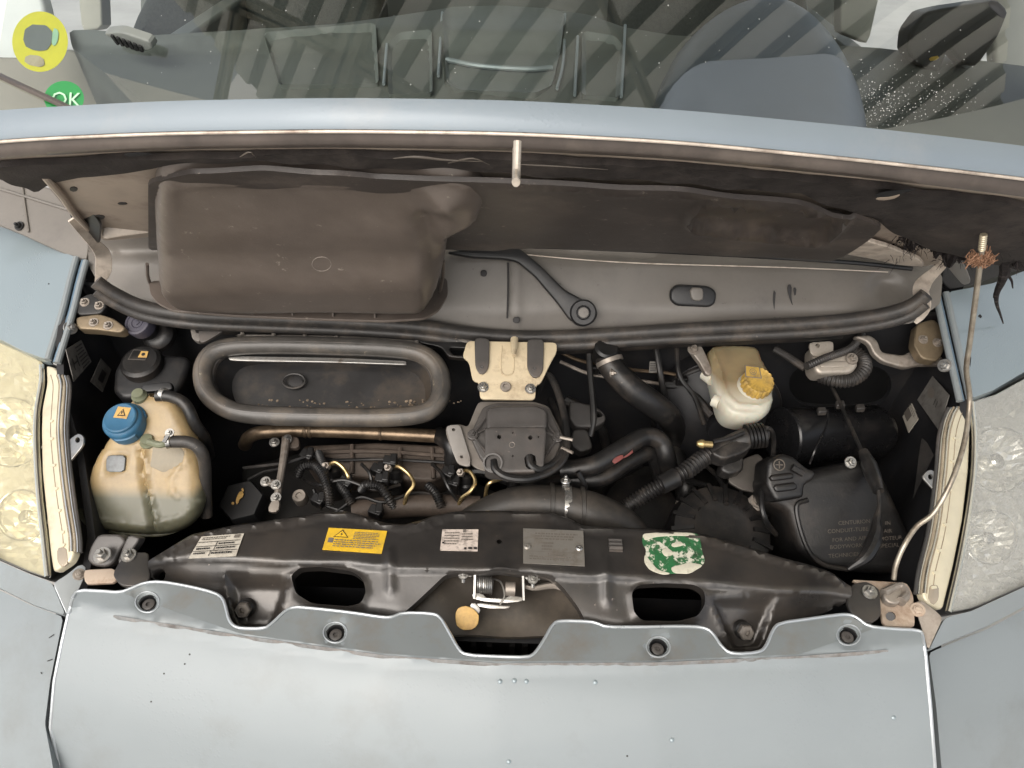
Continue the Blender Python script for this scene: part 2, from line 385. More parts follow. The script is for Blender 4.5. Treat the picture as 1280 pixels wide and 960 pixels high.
mat('alu_plate', (.30, .28, .25), .4, .5, .12, 40, dirt=(.16, .13, .10), damt=.35, dscale=40)
mat('green_sticker', (.03, .17, .06), .5, 0, .3, 40, dirt=(.025, .022, .018), damt=.62, dscale=42, wear=(.62, .60, .50), wamt=.9)
mat('sticker_torn', (.60, .57, .46), .7, 0, .2, 60, dirt=(.3, .27, .2), damt=.3, dscale=60)
mat('emboss', (.105, .088, .072), .6, 0, .3, 40, dirt=(.06, .05, .042), damt=.4, dscale=60)
mat('red_print', (.16, .035, .03), .6, 0, .4, 60)
mat('housing', (.050, .048, .046), .5, 0, .2, 15, dirt=(.12, .10, .09), damt=.3)
mat('bezel_cream', (.62, .56, .41), .35, .1, .08, 20, dirt=(.48, .42, .30), damt=.3, dscale=25, coat=.5)
mat('bezel_clear', (.40, .33, .24), .25, .3, .2, 20, coat=.8)
mat('chrome', (.86, .85, .80), .16, .95, .05, 20)
mat('rod', (.36, .32, .26), .35, .65, .3, 40, dirt=(.17, .125, .09), damt=.45, dscale=35)
mat('frayed', (.24, .135, .085), .95, 0, .6, 120, spec=.1)
mat('dash', (.15, .16, .145), .55, 0, .1, 10, bump=.15, bscale=500)
mat('dash_light', (.20, .215, .20), .45, 0, .1, 10, bump=.1, bscale=500)
mat('binnacle', (.11, .13, .15), .42, 0, .08, 10, bump=.15, bscale=600)
mat('seat_cloth', (.05, .055, .05), .95, 0, .3, 120, bump=.6, bscale=400)
mat('mirror_shell', (.035, .035, .036), .5, 0, .1, 20)
mat('pillar', (.45, .44, .38), .6, 0, .06, 10)
mat('white_pillar', (.75, .78, .76), .5, 0, .04, 10)
mat('sticker_yellow', (.88, .80, .03), .5, 0, .05, 30)
mat('sticker_green', (.03, .48, .09), .5, 0, .05, 30)
mat('sticker_white', (.45, .74, .48), .5, 0, .05, 30)
mat('ground', (.42, .41, .39), .9, 0, .12, 1.5, dirt=(.34, .33, .31), damt=.3, dscale=.8)
mat('beam', (.58, .53, .40), .6, .05, .12, 8)
mat('radiator_cover', (.060, .050, .040), .45, 0, .25, 14, dirt=(.13, .105, .08), damt=.45, dscale=10)

def special(name, build):
    m = bpy.data.materials.new(name); m.use_nodes = True; nt = m.node_tree; nt.nodes.clear(); out = nt.nodes.new('ShaderNodeOutputMaterial'); build(nt, out); MT[name] = m
def glass(tint, ior, rough=.0, bump=0.0, bsc=200, fog=None):
    def b(nt, out):
        N, L = nt.nodes, nt.links; fr = N.new('ShaderNodeFresnel'); fr.inputs[0].default_value = ior
        tr = N.new('ShaderNodeBsdfTransparent'); tr.inputs[0].default_value = (*tint, 1); gl = N.new('ShaderNodeBsdfGlossy'); gl.inputs['Roughness'].default_value = rough
        mx = N.new('ShaderNodeMixShader'); L.new(fr.outputs[0], mx.inputs[0]); L.new(tr.outputs[0], mx.inputs[1]); L.new(gl.outputs[0], mx.inputs[2]); res = mx.outputs[0]
        tc = N.new('ShaderNodeTexCoord')
        if bump:
            n = N.new('ShaderNodeTexNoise'); n.inputs['Scale'].default_value = bsc; L.new(tc.outputs['Object'], n.inputs['Vector']); bp = N.new('ShaderNodeBump'); bp.inputs['Strength'].default_value = bump; bp.inputs['Distance'].default_value = .002
            L.new(n.outputs['Fac'], bp.inputs['Height']); L.new(bp.outputs[0], gl.inputs['Normal']); L.new(bp.outputs[0], fr.inputs['Normal'])
        if fog:
            df = N.new('ShaderNodeBsdfDiffuse'); df.inputs[0].default_value = (*fog[0], 1); n = N.new('ShaderNodeTexNoise'); n.inputs['Scale'].default_value = fog[2]; n.inputs['Detail'].default_value = 6; L.new(tc.outputs['Object'], n.inputs['Vector'])
            mr = N.new('ShaderNodeMapRange'); mr.inputs[1].default_value = .35; mr.inputs[2].default_value = .7; mr.inputs[3].default_value = fog[1]*.5; mr.inputs[4].default_value = fog[1]; L.new(n.outputs['Fac'], mr.inputs[0])
            m2 = N.new('ShaderNodeMixShader'); L.new(mr.outputs[0], m2.inputs[0]); L.new(res, m2.inputs[1]); L.new(df.outputs[0], m2.inputs[2]); res = m2.outputs[0]
        L.new(res, out.inputs[0])
    return b
special('windscreen_glass', glass((.83, .88, .87), 1.75))
special('lens_yellowed', glass((.98, .96, .87), 1.5, .05, .04, 160, ((.80, .76, .60), .20, 60)))
special('lens_misted', glass((.97, .97, .95), 1.5, .07, .55, 520, ((.86, .86, .82), .34, 420)))
def roofmat(nt, out):
    N, L = nt.nodes, nt.links; d = N.new('ShaderNodeBsdfDiffuse'); d.inputs[0].default_value = (.60, .59, .52, 1); t = N.new('ShaderNodeBsdfTranslucent'); t.inputs[0].default_value = (.85, .83, .73, 1)
    m = N.new('ShaderNodeMixShader'); m.inputs[0].default_value = .6; L.new(d.outputs[0], m.inputs[1]); L.new(t.outputs[0], m.inputs[2]); L.new(m.outputs[0], out.inputs[0])
special('roof_sheet', roofmat)
def tankmat(nt, out):
    N, L = nt.nodes, nt.links; b = N.new('ShaderNodeBsdfPrincipled'); g = N.new('ShaderNodeNewGeometry'); sp = N.new('ShaderNodeSeparateXYZ'); L.new(g.outputs['Position'], sp.inputs[0])
    tc = N.new('ShaderNodeTexCoord'); n = N.new('ShaderNodeTexNoise'); n.inputs['Scale'].default_value = 17; n.inputs['Detail'].default_value = 9; n.inputs['Roughness'].default_value = .7; L.new(tc.outputs['Object'], n.inputs['Vector'])
    # the coolant inside shows through the translucent wall up to its level
    mr = N.new('ShaderNodeMapRange'); mr.inputs[1].default_value = .000; mr.inputs[2].default_value = -.014; L.new(sp.outputs[2], mr.inputs[0])
    m1 = N.new('ShaderNodeMix'); m1.data_type = 'RGBA'; m1.inputs[6].default_value = (.35, .255, .13, 1); m1.inputs[7].default_value = (.22, .16, .085, 1); r1 = N.new('ShaderNodeMapRange'); r1.inputs[1].default_value = .42; r1.inputs[2].default_value = .7; L.new(n.outputs['Fac'], r1.inputs[0]); L.new(r1.outputs[0], m1.inputs[0])
    m2 = N.new('ShaderNodeMix'); m2.data_type = 'RGBA'; m2.inputs[7].default_value = (.115, .112, .075, 1); L.new(mr.outputs[0], m2.inputs[0]); L.new(m1.outputs[2], m2.inputs[6])
    L.new(m2.outputs[2], b.inputs['Base Color']); b.inputs['Roughness'].default_value = .38; b.inputs['Subsurface Weight'].default_value = .2; b.inputs['Subsurface Radius'].default_value = (.02, .012, .006); b.inputs['Subsurface Scale'].default_value = .4
    L.new(b.outputs[0], out.inputs[0])
special('tank_plastic', tankmat)
mat('window_print', (.12, .13, .135), .35, 0, .5, 60)
mat('spigot', (.16, .17, .11), .4, 0, .2, 30, dirt=(.10, .09, .06), damt=.3)
mat('throat', (.022, .021, .021), .4, 0, .3, 12, dirt=(.085, .065, .047), damt=.45, dscale=9, bump=.1)
mat('grit', (.22, .17, .12), .9, 0, .5, 80)
mat('dull_panel', (.16, .145, .13), .6, .2, .25, 25, dirt=(.27, .24, .20), damt=.35, dscale=25, bump=.25, bscale=120)
mat('side_arm', (.30, .28, .26), .45, .4, .1, 20, dirt=(.16, .13, .11), damt=.3)
mat('oilcap', (.012, .012, .013), .45, 0, .2, 20)
mat('casting_dark', (.013, .012, .011), .6, 0, .3, 18, bump=.2, dirt=(.032, .026, .022), damt=.35)
mat('duct', (.036, .032, .028), .48, 0, .2, 14, dirt=(.09, .073, .058), damt=.42, bump=.12, bscale=220, wear=(.15,.12,.1), wamt=.15)
mat('loom', (.018, .0165, .016), .42, 0, .3, 30, dirt=(.08, .068, .057), damt=.38, dscale=30)
mat('bracket_dark', (.10, .09, .08), .5, .5, .2, 25, dirt=(.055, .045, .04), damt=.4)
mat('dull_light', (.46, .41, .35), .45, .5, .15, 25, dirt=(.22, .18, .14), damt=.4, dscale=28, bump=.08)
mat('canister', (.011, .011, .012), .28, .1, .2, 16, dirt=(.05, .043, .04), damt=.35)
mat('rod_tip', (.66, .58, .42), .35, .6, .2, 40)
def brakemat(nt, out):
    N, L = nt.nodes, nt.links; b = N.new('ShaderNodeBsdfPrincipled'); g = N.new('ShaderNodeNewGeometry'); sp = N.new('ShaderNodeSeparateXYZ'); L.new(g.outputs['Position'], sp.inputs[0])
    tc = N.new('ShaderNodeTexCoord'); n = N.new('ShaderNodeTexNoise'); n.inputs['Scale'].default_value = 20; n.inputs['Detail'].default_value = 5; L.new(tc.outputs['Object'], n.inputs['Vector'])
    m1 = N.new('ShaderNodeMix'); m1.data_type = 'RGBA'; m1.inputs[6].default_value = (.27, .205, .115, 1); m1.inputs[7].default_value = (.19, .145, .085, 1); r1 = N.new('ShaderNodeMapRange'); r1.inputs[1].default_value = .4; r1.inputs[2].default_value = .7; L.new(n.outputs['Fac'], r1.inputs[0]); L.new(r1.outputs[0], m1.inputs[0])
    # the dusty upper shell is amber, the lower shell stays milky
    mr = N.new('ShaderNodeMapRange'); mr.inputs[1].default_value = .090; mr.inputs[2].default_value = .076; L.new(sp.outputs[2], mr.inputs[0])
    m2 = N.new('ShaderNodeMix'); m2.data_type = 'RGBA'; m2.inputs[7].default_value = (.50, .47, .39, 1); L.new(mr.outputs[0], m2.inputs[0]); L.new(m1.outputs[2], m2.inputs[6])
    L.new(m2.outputs[2], b.inputs['Base Color']); b.inputs['Roughness'].default_value = .35; b.inputs['Subsurface Weight'].default_value = .2; b.inputs['Subsurface Scale'].default_value = .2; L.new(b.outputs[0], out.inputs[0])
special('brake_plastic', brakemat)

mat('void', (.003, .003, .004), .9, 0, .1, 10)
mat('drop', (.62, .64, .62), .1, 0, .05, 10, coat=1.0)
mat('bulkhead', (.010, .010, .0115), .55, 0, .3, 10, bump=.08, dirt=(.03, .026, .023), damt=.35)
mat('hinge_metal', (.24, .185, .12), .45, .5, .3, 25, dirt=(.07, .055, .04), damt=.45, dscale=25)
mat('paint_lip', (.21, .25, .285), .48, .15, .03, 6, coat=.22, dirt=(.25, .275, .295), damt=.25, dscale=5, drop=.12)
mat('reflection_panel', (.26, .24, .19), .6, 0, .1, 8)
def ribmat(nt, out):
    N, L = nt.nodes, nt.links; d = N.new('ShaderNodeBsdfDiffuse'); d.inputs[0].default_value = (.46, .45, .39, 1); L.new(d.outputs[0], out.inputs[0])  # ribs coloured darker and opaque to imitate shade in their grooves
special('roof_rib', ribmat)
mat('trim_bright', (.36, .40, .41), .35, .2, .1, 10)
mat('grey_plastic_dark', (.040, .037, .035), .5, .1, .25, 20, bump=.12, dirt=(.07, .058, .05), damt=.4)
mat('liner_lit', (.115, .094, .080), .40, 0, .2, 9, bump=.12, bscale=300, dirt=(.09, .072, .06), damt=.4, dscale=8, wear=(.25, .215, .185), wamt=.3)  # liner plastic, colour brightened for the extra light the intake cover catches
mat('bracket_mid', (.19, .17, .15), .45, .5, .2, 25, dirt=(.09, .075, .06), damt=.4)
mat('tank_patch', (.24, .205, .145), .5, 0, .2, 25, dirt=(.15, .12, .08), damt=.4)
mat('scuff', (.26, .225, .195), .8, 0, .3, 90)
mat('dust_bank', (.13, .098, .065), .8, 0, .35, 40, bump=.5, bscale=120, dirt=(.06, .048, .036), damt=.5, dscale=20)
# ================================================================== setting
gs = 60.0
make('ground', ((np.array([(-gs, -gs, -.95), (gs, -gs, -.95), (gs, gs, -.95), (-gs, gs, -.95)]), [(0, 1, 2, 3)]), 'ground'), kind='structure')

# windscreen surface: 42 degree rake, bowed in plan
WS_A = R(42)
def ws_pt(x, t): return np.array([x, .60+.16*(x/.85)**2+t*math.cos(WS_A), .265+t*math.sin(WS_A)])
WSP = Plane((0, .60, .265), (0, -math.sin(WS_A), math.cos(WS_A)))
HR = 2.5
def mirrored(px, py, z=HR):              # where the roof that shows in the windscreen at this image point stands
    P = WSP.hit([(px, py)])[0]; d = rays([(px, py)])[0]; d = d-2*np.dot(d, WSP.n)*WSP.n; return P+d*((z-P[2])/d[2])
a, b = mirrored(420, 120), mirrored(540, 0); rd = (b-a)[:2]; rd /= np.linalg.norm(rd); rn = np.array([-rd[1], rd[0]])
canopy = thing('carport', (0.3, .6, HR), 'translucent ribbed carport roof overhead, mirrored in the windscreen', 'carport')
cc = np.array([.25, .75]); hl, hw = 3.6, 3.2
def rp(s, t, z): q = cc+rd*s+rn*t; return (q[0], q[1], z)
pitch = .21; nr = int(2*hw/pitch); V, F = [], []
prof = []
for k in range(nr):
    t0 = -hw+k*pitch; prof += [(t0, 0), (t0+.125, 0), (t0+.140, .045), (t0+.195, .045)]
prof.append((-hw+nr*pitch, 0))
for t, h in prof: V += [rp(-1.75, t, HR+h), rp(hl, t, HR+h)]
F = [(2*i, 2*i+1, 2*i+3, 2*i+2) for i in range(len(prof)-1)]
make('roof_sheet', [((np.array(V), [f for i, f in enumerate(F) if i % 4 == 0]), 'roof_sheet'), ((np.array(V), [f for i, f in enumerate(F) if i % 4]), 'roof_rib')], canopy, smooth=False)
def beamgeo(p, q, w, h): 
    P, Q = mirrored(*p, z=HR-h/2-.012), mirrored(*q, z=HR-h/2-.012); d = (Q-P)/np.linalg.norm(Q-P); c = (P+Q)/2
    fl = []
    for off, ww, hh in ((0, w*.25, h), (h/2-.006, w, .012), (-h/2+.006, w, .012)): fl.append(bar(c-d*1.9+np.array([0, 0, off]), c+d*2.6+np.array([0, 0, off]), ww, hh))
    return join(*fl)
for p, q, w, h in (((265, 125), (352, 0), .13, .20), ((300, 25), (480, 125), .07, .10), ((800, 0), (905, 135), .07, .10), ((60, -60), (-40, 140), .07, .10)):
    make('purlin', (beamgeo(p, q, w, h), 'beam'), canopy, bev=.002)
for ss, st_ in ((-1.6, -3.0), (-1.6, 3.0), (3.3, 3.0), (3.3, -3.0)):
    px_, py_ = rp(ss, st_, 0)[:2]; make('post', (bar((px_, py_, -.95), (px_, py_, HR-.02), .1, .1, (1, 0, 0)), 'beam'), canopy, bev=.004)

# ================================================================== the van
van = thing('van', (0, 0, -.95), 'silver-blue van seen from the front with its bonnet propped open', 'van')

# ---- grille panel
CREASE = S('-200,720 60,758 142,772 300,797 480,822 620,832 820,831 1000,823 1110,815 1160,811 1400,780')
def off(row, d): return row+np.array([0, d])
bow = lambda z, k: (lambda x: z-k*((x-622)/540)**2)
gp_rows = [(S('-200,690 1400,700'), -.009), (off(CREASE, -3), bow(-.014, .006))]+[(off(CREASE, t), bow(-.0205-.00045*t-1.6e-6*t*t, (.006+.00006*t))) for t in (3, 16, 32, 48, 64, 80, 96, 112, 128, 150, 180, 220, 270, 330)]
gp = rowsurf(gp_rows)
TOP = S('97,738 125,739 151,741 166,735 180,729 200,727 236,733 268,741 279,748 283,762 286,775 292,783 302,786 330,786 339,781 356,764 366,759 385,760 440,766 478,772 490,772 503,766 540,767 550,771 560,788 573,812 581,819 620,821 660,822 669,817 680,800 691,780 699,776 738,777 748,780 757,784 800,784 850,783 878,784 890,790 904,812 917,818 948,816 957,810 966,787 974,779 1010,774 1045,769 1060,768 1071,772 1084,783 1110,786 1150,788')
RIGHT = S('1153,793 1157,815 1163,880 1169,960 1180,1150'); LEFT = S('84,1150 74,960 63,908 68,850 78,800 86,765 91,748')
CLIPS = [(184, 752), (419, 790), (823, 808), (1061, 793)]
def circ(c, r, n=20, ry=None): return np.array([(c[0]+r*math.cos(2*math.pi*k/n), c[1]+(ry or r)*math.sin(2*math.pi*k/n)) for k in range(n)])
gpoly = np.vstack([TOP, RIGHT, LEFT])
def gp_h(p):
    P = gp(p)
    for c in CLIPS:                       # dished seats for the push pins
        d = np.linalg.norm((p-np.array(c))/np.array([1, .85]), axis=1); P[:, 2] -= .0035*(1-sst(13, 19, d))
    return P
gpan = make('grille_panel', [(relief(gpoly, gp_h, 9, [circ(c, 11.5, 20, 10) for c in CLIPS], sm=1, st=4), 'paint')], van, two=True, sharp=50)
edge = gp(resample(chaikin(np.vstack([LEFT[-1:], TOP, RIGHT[:1]]), 1, False), 3, False)); edge[:, 2] += .0005
make('rolled_edge', (tube(edge, .0023, 8, .004), 'paint_edge'), gpan)
make('rolled_edge', (tube(gp(resample(LEFT, 6, False))+np.array([0, 0, -.002]), .003, 8, .006), 'paint_edge'), gpan)
make('rolled_edge', (tube(gp(resample(RIGHT, 6, False))+np.array([0, 0, -.002]), .003, 8, .006), 'paint_edge'), gpan)
fl = np.vstack([chaikin(TOP, 1, False)+np.array([0, 3.2]), off(CREASE[(CREASE[:, 0] > 142) & (CREASE[:, 0] < 1100)], -5)[::-1]])
fl = fl[(fl[:, 0] > 150) & (fl[:, 0] < 1100)]
make('seal_flange', (relief(fl, lambda p: gp_h(p)+np.array([0, 0, .0009]), 9, [circ(c, 12.5, 20, 11) for c in CLIPS], depth=.0006, sm=0, st=4), 'paint_flange'), gpan, two=True, sharp=50)
wm = CREASE[(CREASE[:, 0] >= 142) & (CREASE[:, 0] <= 1110)]
make('seal_mark', (relief(np.vstack([off(wm, -2.2), off(wm, 2.2)[::-1]]), lambda p: gp(p)+np.array([0, 0, .0013]), 5, depth=.0004, sm=0, st=4), 'witness_mark'), gpan, two=True)
for c in CLIPS:
    o = gp([c])[0]-np.array([0, 0, .007]); ax = (0, -.15, 1)
    make('push_pin', [(lathe(o, ax, [(.0135, -.012), (.0135, .0035), (.0115, .0035), (.0105, -.004), (.001, -.004)]), 'black_plastic'), (lathe(o, ax, [(.0085, -.004), (.0085, .001), (.0065, .002), (.0035, .002), (.003, -.001), (.0005, -.001)], 20), 'grey_plastic')], gpan)
    rim = gp_h(circ(c, 15, 28, 13)); rim[:, 2] += .0012
    make('clip_rim', (tube(rim, .0011, 8, .004, closed=True), 'paint_edge'), gpan)
dr = []
for c in ((625, 852), (643, 851), (658, 852), (744, 853), (636, 952), (1117, 897), (840, 925)):
    o = gp([c])[0]; dr.append(lathe(o, (0, -.6, .8), [(.0032, 0), (.0029, .0009), (.0018, .0017), (.0004, .002)], 12))
make('water_drops', (join(*dr), 'paint_wet_skylit'), gpan, kind='stuff')
# ---- bumper corners, headlight lip strips
def mir(p): return np.stack([1243-p[:, 0], p[:, 1]], 1)
def side(f): return lambda x: f(np.clip(95-x, 0, 400)/95)
def sideR(f): return lambda x: f(np.clip(x-1150, 0, 400)/95)
cl_rows = lambda sd: [(S('-400,%d 1700,%d' % (y, y)), sd(lambda t, d=y-700: -.034-.00012*d-1.3e-6*d*d-(.03+.00012*d)*t)) for y in range(700, 1161, 20)]
cornL = rowsurf(cl_rows(side)); cornR = rowsurf(cl_rows(sideR))
make('bumper_corner', (relief(S('-170,680 -60,716 0,738 40,757 79,771 72,806 63,850 56,905 66,958 76,1150 -170,1150'), cornL, 12, st=6, depth=.02), 'paint'), van, two=True)
make('bumper_corner', (relief(S('1161,816 1185,806 1235,786 1280,762 1330,735 1450,690 1450,1150 1189,1150 1177,960 1170,880'), cornR, 12, st=6, depth=.02), 'paint'), van, two=True)
ch = [lathe(gp([c])[0], (0, -.6, .8), [(.0014, -.001), (.0012, .0005), (.0002, .0006)], 7) for c in ((205, 842), (231, 830), (237, 818), (189, 877), (515, 792), (526, 797), (784, 945), (446, 806))]
ch += [bar(cornL([a_])[0]+np.array([0, -.001, .001]), cornL([b_])[0]+np.array([0, -.001, .001]), .0012, .0006) for a_, b_ in (((62, 797), (68, 793)), ((60, 826), (66, 824)), ((52, 840), (53, 842)))]
make('stone_chips', (join(*ch), 'ink'), gpan, kind='stuff')

lipL = rowsurf([(S('-400,690 0,690 62,722 90,738 1700,738'), side(lambda t: -.012-.02*t)), (S('-400,720 0,735 80,770 1700,770'), side(lambda t: -.036-.03*t))])
lipR = rowsurf([(S('-400,770 1180,770 1217,761 1280,732 1450,650'), sideR(lambda t: -.012-.02*t)), (S('-400,815 1160,815 1190,804 1280,762 1450,690'), sideR(lambda t: -.036-.03*t))])
make('headlight_lip', [(relief(S('-170,628 -60,672 0,702 32,716 62,727 66,731 82,769 40,755 0,735 -60,712 -170,674'), lipL, 7, st=4, depth=.012), 'paint')], van, two=True)
make('headlight_lip', [(relief(S('1183,772 1217,763 1280,734 1330,706 1450,640 1450,686 1330,731 1280,758 1235,782 1185,802 1161,813 1178,778'), lipR, 7, st=4, depth=.012), 'paint')], van, two=True)
plL = pl3((66, 728, -.01), (83, 769, -.036), (104, 706, -.012)); plR = pl3((1180, 771, -.01), (1160, 813, -.036), (1146, 752, -.012))
fb = make('lip_bracket', (slab(S('66,729 84,718 100,705 107,707 107,718 84,770'), plL, .004, .001), 'paint_edge'), van)
make('screw', (bolt(plL.hit([(99, 718)])[0], plL.n, .0055, .003), 'dull_alloy'), fb)
fb = make('lip_bracket', (slab(S('1179,772 1168,762 1152,750 1143,752 1146,766 1160,814'), plR, .004, .001), 'dull_alloy'), van)
make('screw', (bolt(plR.hit([(1147, 762)])[0], plR.n, .0065, .003), 'rust_plate'), fb)
# dark gap behind the panel joints
for x0, x1 in ((92, 66), (1153, 1178)): make('joint_backing', (bar(onz([(x0, 770)], -.06)[0], onz([(x1, 1100)], -.42)[0], .05, .01), 'black_plastic'), van)

# ---- front wings (fenders)
pfL = pl3((97, 322, .20), (58, 449, .10), (0, 300, .165)); pfR = pl3((1184, 366, .20), (1215, 498, .10), (1280, 345, .165))
def bulged(pl, c, k, rad):
    def fn(p):
        P = pl.hit(p); d = np.linalg.norm(p-np.array(c), axis=1); return P-pl.n[None]*(k*np.clip(d/rad, 0, 2)**2)[:, None]
    return fn
wl = make('front_wing', (relief(S('-170,230 -60,266 0,281 28,292 57,307 93,320 86,345 76,385 56,448 27,438 0,424 -60,398 -170,345'), bulged(pfL, (70, 380), .035, 200), 8, st=4, depth=.02), 'paint_wet_skylit'), van, two=True)
wr = make('front_wing', (relief(S('1187,364 1214,359 1246,352 1280,338 1330,318 1450,270 1450,380 1330,440 1280,466 1244,487 1216,497 1203,440 1194,395'), bulged(pfR, (1200, 420), .035, 200), 8, st=4, depth=.02), 'paint_wet_skylit'), van, two=True)
for w_, pl_, path, d_ in ((wl, pfL, '94,321 86,350 76,390 58,449', 1), (wr, pfR, '1184,365 1192,400 1201,440 1214,497', -1)):
    q = S(path)
    for k, (dx, hh, rr, mm) in enumerate(((0, -.003, .006, 'paint'), (5.5, -.010, .005, 'paint_shaded'), (10.5, -.006, .0055, 'paint'))):
        make('wing_flange', (tube(pl_.hit(q+np.array([dx*d_, dx*.3]))+pl_.n*hh, rr, 10, .01), mm), w_)
for c, w_ in (((98, 369), wl), ((88, 410), wl), ((1181, 457), wr)):
    make('wing_bolt', (bolt(onz([c], .13)[0], (.7 if c[0] < 600 else -.7, -.4, .5), .0075), 'steel'), w_)

# ---- headlights
mat('reflector', (.94, .93, .88), .18, .6, .06, 25, bump=.05, bscale=40)
mat('reflector_yellow', (.93, .89, .74), .2, .55, .08, 25, bump=.05, bscale=40)
hpL = pl3((78, 470, .085), (92, 705, -.008), (0, 560, .0)); hpR = pl3((1190, 508, .085), (1152, 735, -.008), (1280, 600, .0))
def build_headlight(pl, mirror, lens, bezel, chrome, tab, hole, lensmat, bowls, label, rim):
    full = np.vstack([lens, bezel]); 
    hd = make('headlight', (slab(rim, pl.up(-.060), .05, .008, st=.01), 'housing'), van, label=label)
    def bowlfn(p):
        P = pl.hit(p); d = dpoly(p, lens); h = -.004-.020*sst(0, 30, d)
        for c, r in bowls:
            v = p-np.array(c); R_ = r*700; e = np.linalg.norm(v, axis=1)/R_; an = np.arctan2(v[:, 1], v[:, 0])
            stp = np.floor(e*4)/4+.25*sst(0, .35, (e*4) % 1)
            bw = -.026*(1-stp*stp)+.0018*np.sign(np.sin(an*14))*sst(.3, .5, e)
            h = np.where(e < 1, h+bw, h)
        h = h+.0016*np.sign(np.sin(p[:, 1]*.42+p[:, 0]*.12))*sst(4, 10, d)*(d < 34)
        h = h+RNG.uniform(-.0013, .0013, len(h))*sst(4, 14, d)
        return P+pl.n[None]*h[:, None]
    make('reflector', (relief(lens, bowlfn, 5.5, depth=.002, st=5), 'reflector' if mirror else 'reflector_yellow'), hd, two=True, smooth=False)
    for c, r in bowls:
        o = pl.hit([c])[0]-pl.n*.028
        make('bulb_shade', (lathe(o, pl.n, [(r*.26, -.02), (r*.26, .004), (r*.2, .008), (r*.05, .009)], 24), 'chrome'), hd)
        make('bowl_rim', (tube(pl.hit(circ(c, r*700, 40))-pl.n*.020, .0016, 8, .006, closed=True), 'chrome'), hd)
    make('lens', (relief(lens, lambda p: pl.hit(p)+pl.n[None]*(.004+.006*sst(0, 60, dpoly(p, lens)))[:, None], 9, depth=.006, st=5), lensmat), hd, two=True)
    bz = make('side_bezel', (slab(bezel, pl.up(.001), .012, .004), 'bezel_cream'), hd)
    make('chrome_line', (tube(pl.hit(chrome)+pl.n*.0045, .0042, 10, .006), 'chrome'), hd)
    k = -1 if mirror else 1
    ob = bezel[bezel[:, 0]*k > (np.interp(bezel[:, 1], chrome[:, 1], chrome[:, 0])*k+4)]; ob = ob[np.argsort(ob[:, 1])]
    for dd, rr, mm in ((-4.5, .0012, 'bezel_clear'), (-1.5, .0020, 'chrome'), (1.5, .0020, 'bezel_clear'), (3.8, .0016, 'chrome'), (6.5, .0026, 'housing'), (-12, .0009, 'bezel_clear')):
        make('bezel_rib', (tube(pl.hit(ob[1:-1]+np.array([dd*k, 0]))-pl.n*(.0006*max(dd, -1.5)), rr, 8, .006), mm), hd)
    wq = bezel[np.argmax(bezel[:, 1])]; make('marker_window', (slab(np.array([(-9, -34), (3, -34), (5, -14), (-3, -8), (-9, -16)])*np.array([1 if not mirror else -1, 1])+np.array([wq[0]+(14 if not mirror else -14), wq[1]+2]), pl.up(.0016), .003, .001), 'bezel_clear'), bz)
    tb = make('mounting_tab', (slab(tab, pl.up(-.004), .003, .0008, holes=[hole]), 'steel'), hd)
    # small ribs moulded in the bezel
    mid = np.stack([(np.interp(np.linspace(0, 1, 14), np.linspace(0, 1, len(ob)), ob[:, i])) for i in (0, 1)], 1)
    for q in mid[5:12]: make('bezel_mark', (bar(pl.hit([q-np.array([9*k, 0])])[0]+pl.n*.002, pl.hit([q-np.array([15*k, 1])])[0]+pl.n*.002, .004, .002, tuple(pl.n)), 'bezel_cream'), bz)
    return hd
build_headlight(hpL, False,
    lens=S('-170,350 -60,398 0,428 24,439 52,452 54,476 47,515 47,558 51,622 58,677 61,722 32,712 0,698 -60,668 -170,622'),
    bezel=S('57,456 68,459 76,469 79,483 77,515 76,542 80,590 85,630 91,669 92,690 87,702 66,716 62,690 57,640 52,590 51,540 52,510 58,480'),
    chrome=S('55,458 55,478 49,515 48,558 52,622 58,677 63,722'),
    tab=S('83,552 98,541 105,546 104,556 84,581'), hole=circ((97, 550), 3.2, 10, 4), lensmat='lens_yellowed', bowls=[((0, 535), .062), ((14, 640), .046)],
    label='yellowed headlight with clear lens beside the coolant tank', rim=S('-170,345 0,425 55,450 70,456 79,466 83,480 82,515 81,542 85,590 90,630 97,669 98,694 92,706 62,727 32,716 0,702 -170,626'))
build_headlight(hpR, True,
    lens=S('1213,503 1244,494 1280,474 1330,448 1450,390 1450,640 1330,704 1280,731 1217,759 1186,765 1199,700 1211,640 1217,580 1218,544'),
    bezel=S('1206,504 1194,509 1188,521 1182,545 1178,592 1169,662 1157,712 1153,742 1160,755 1179,763 1192,710 1204,650 1211,590 1213,545 1211,512'),
    chrome=S('1212,504 1215,544 1214,590 1207,645 1196,705 1182,766'),
    tab=S('1152,595 1162,586 1174,592 1182,612 1176,622'), hole=circ((1163, 596), 3.2, 10, 4), lensmat='lens_misted', bowls=[((1262, 570), .058), ((1252, 668), .048)],
    label='misted headlight speckled with condensation next to the prop rod', rim=S('1215,499 1244,489 1280,470 1450,386 1450,644 1280,735 1217,764 1180,770 1156,760 1148,745 1151,715 1164,662 1173,592 1178,544 1184,519 1192,506'))
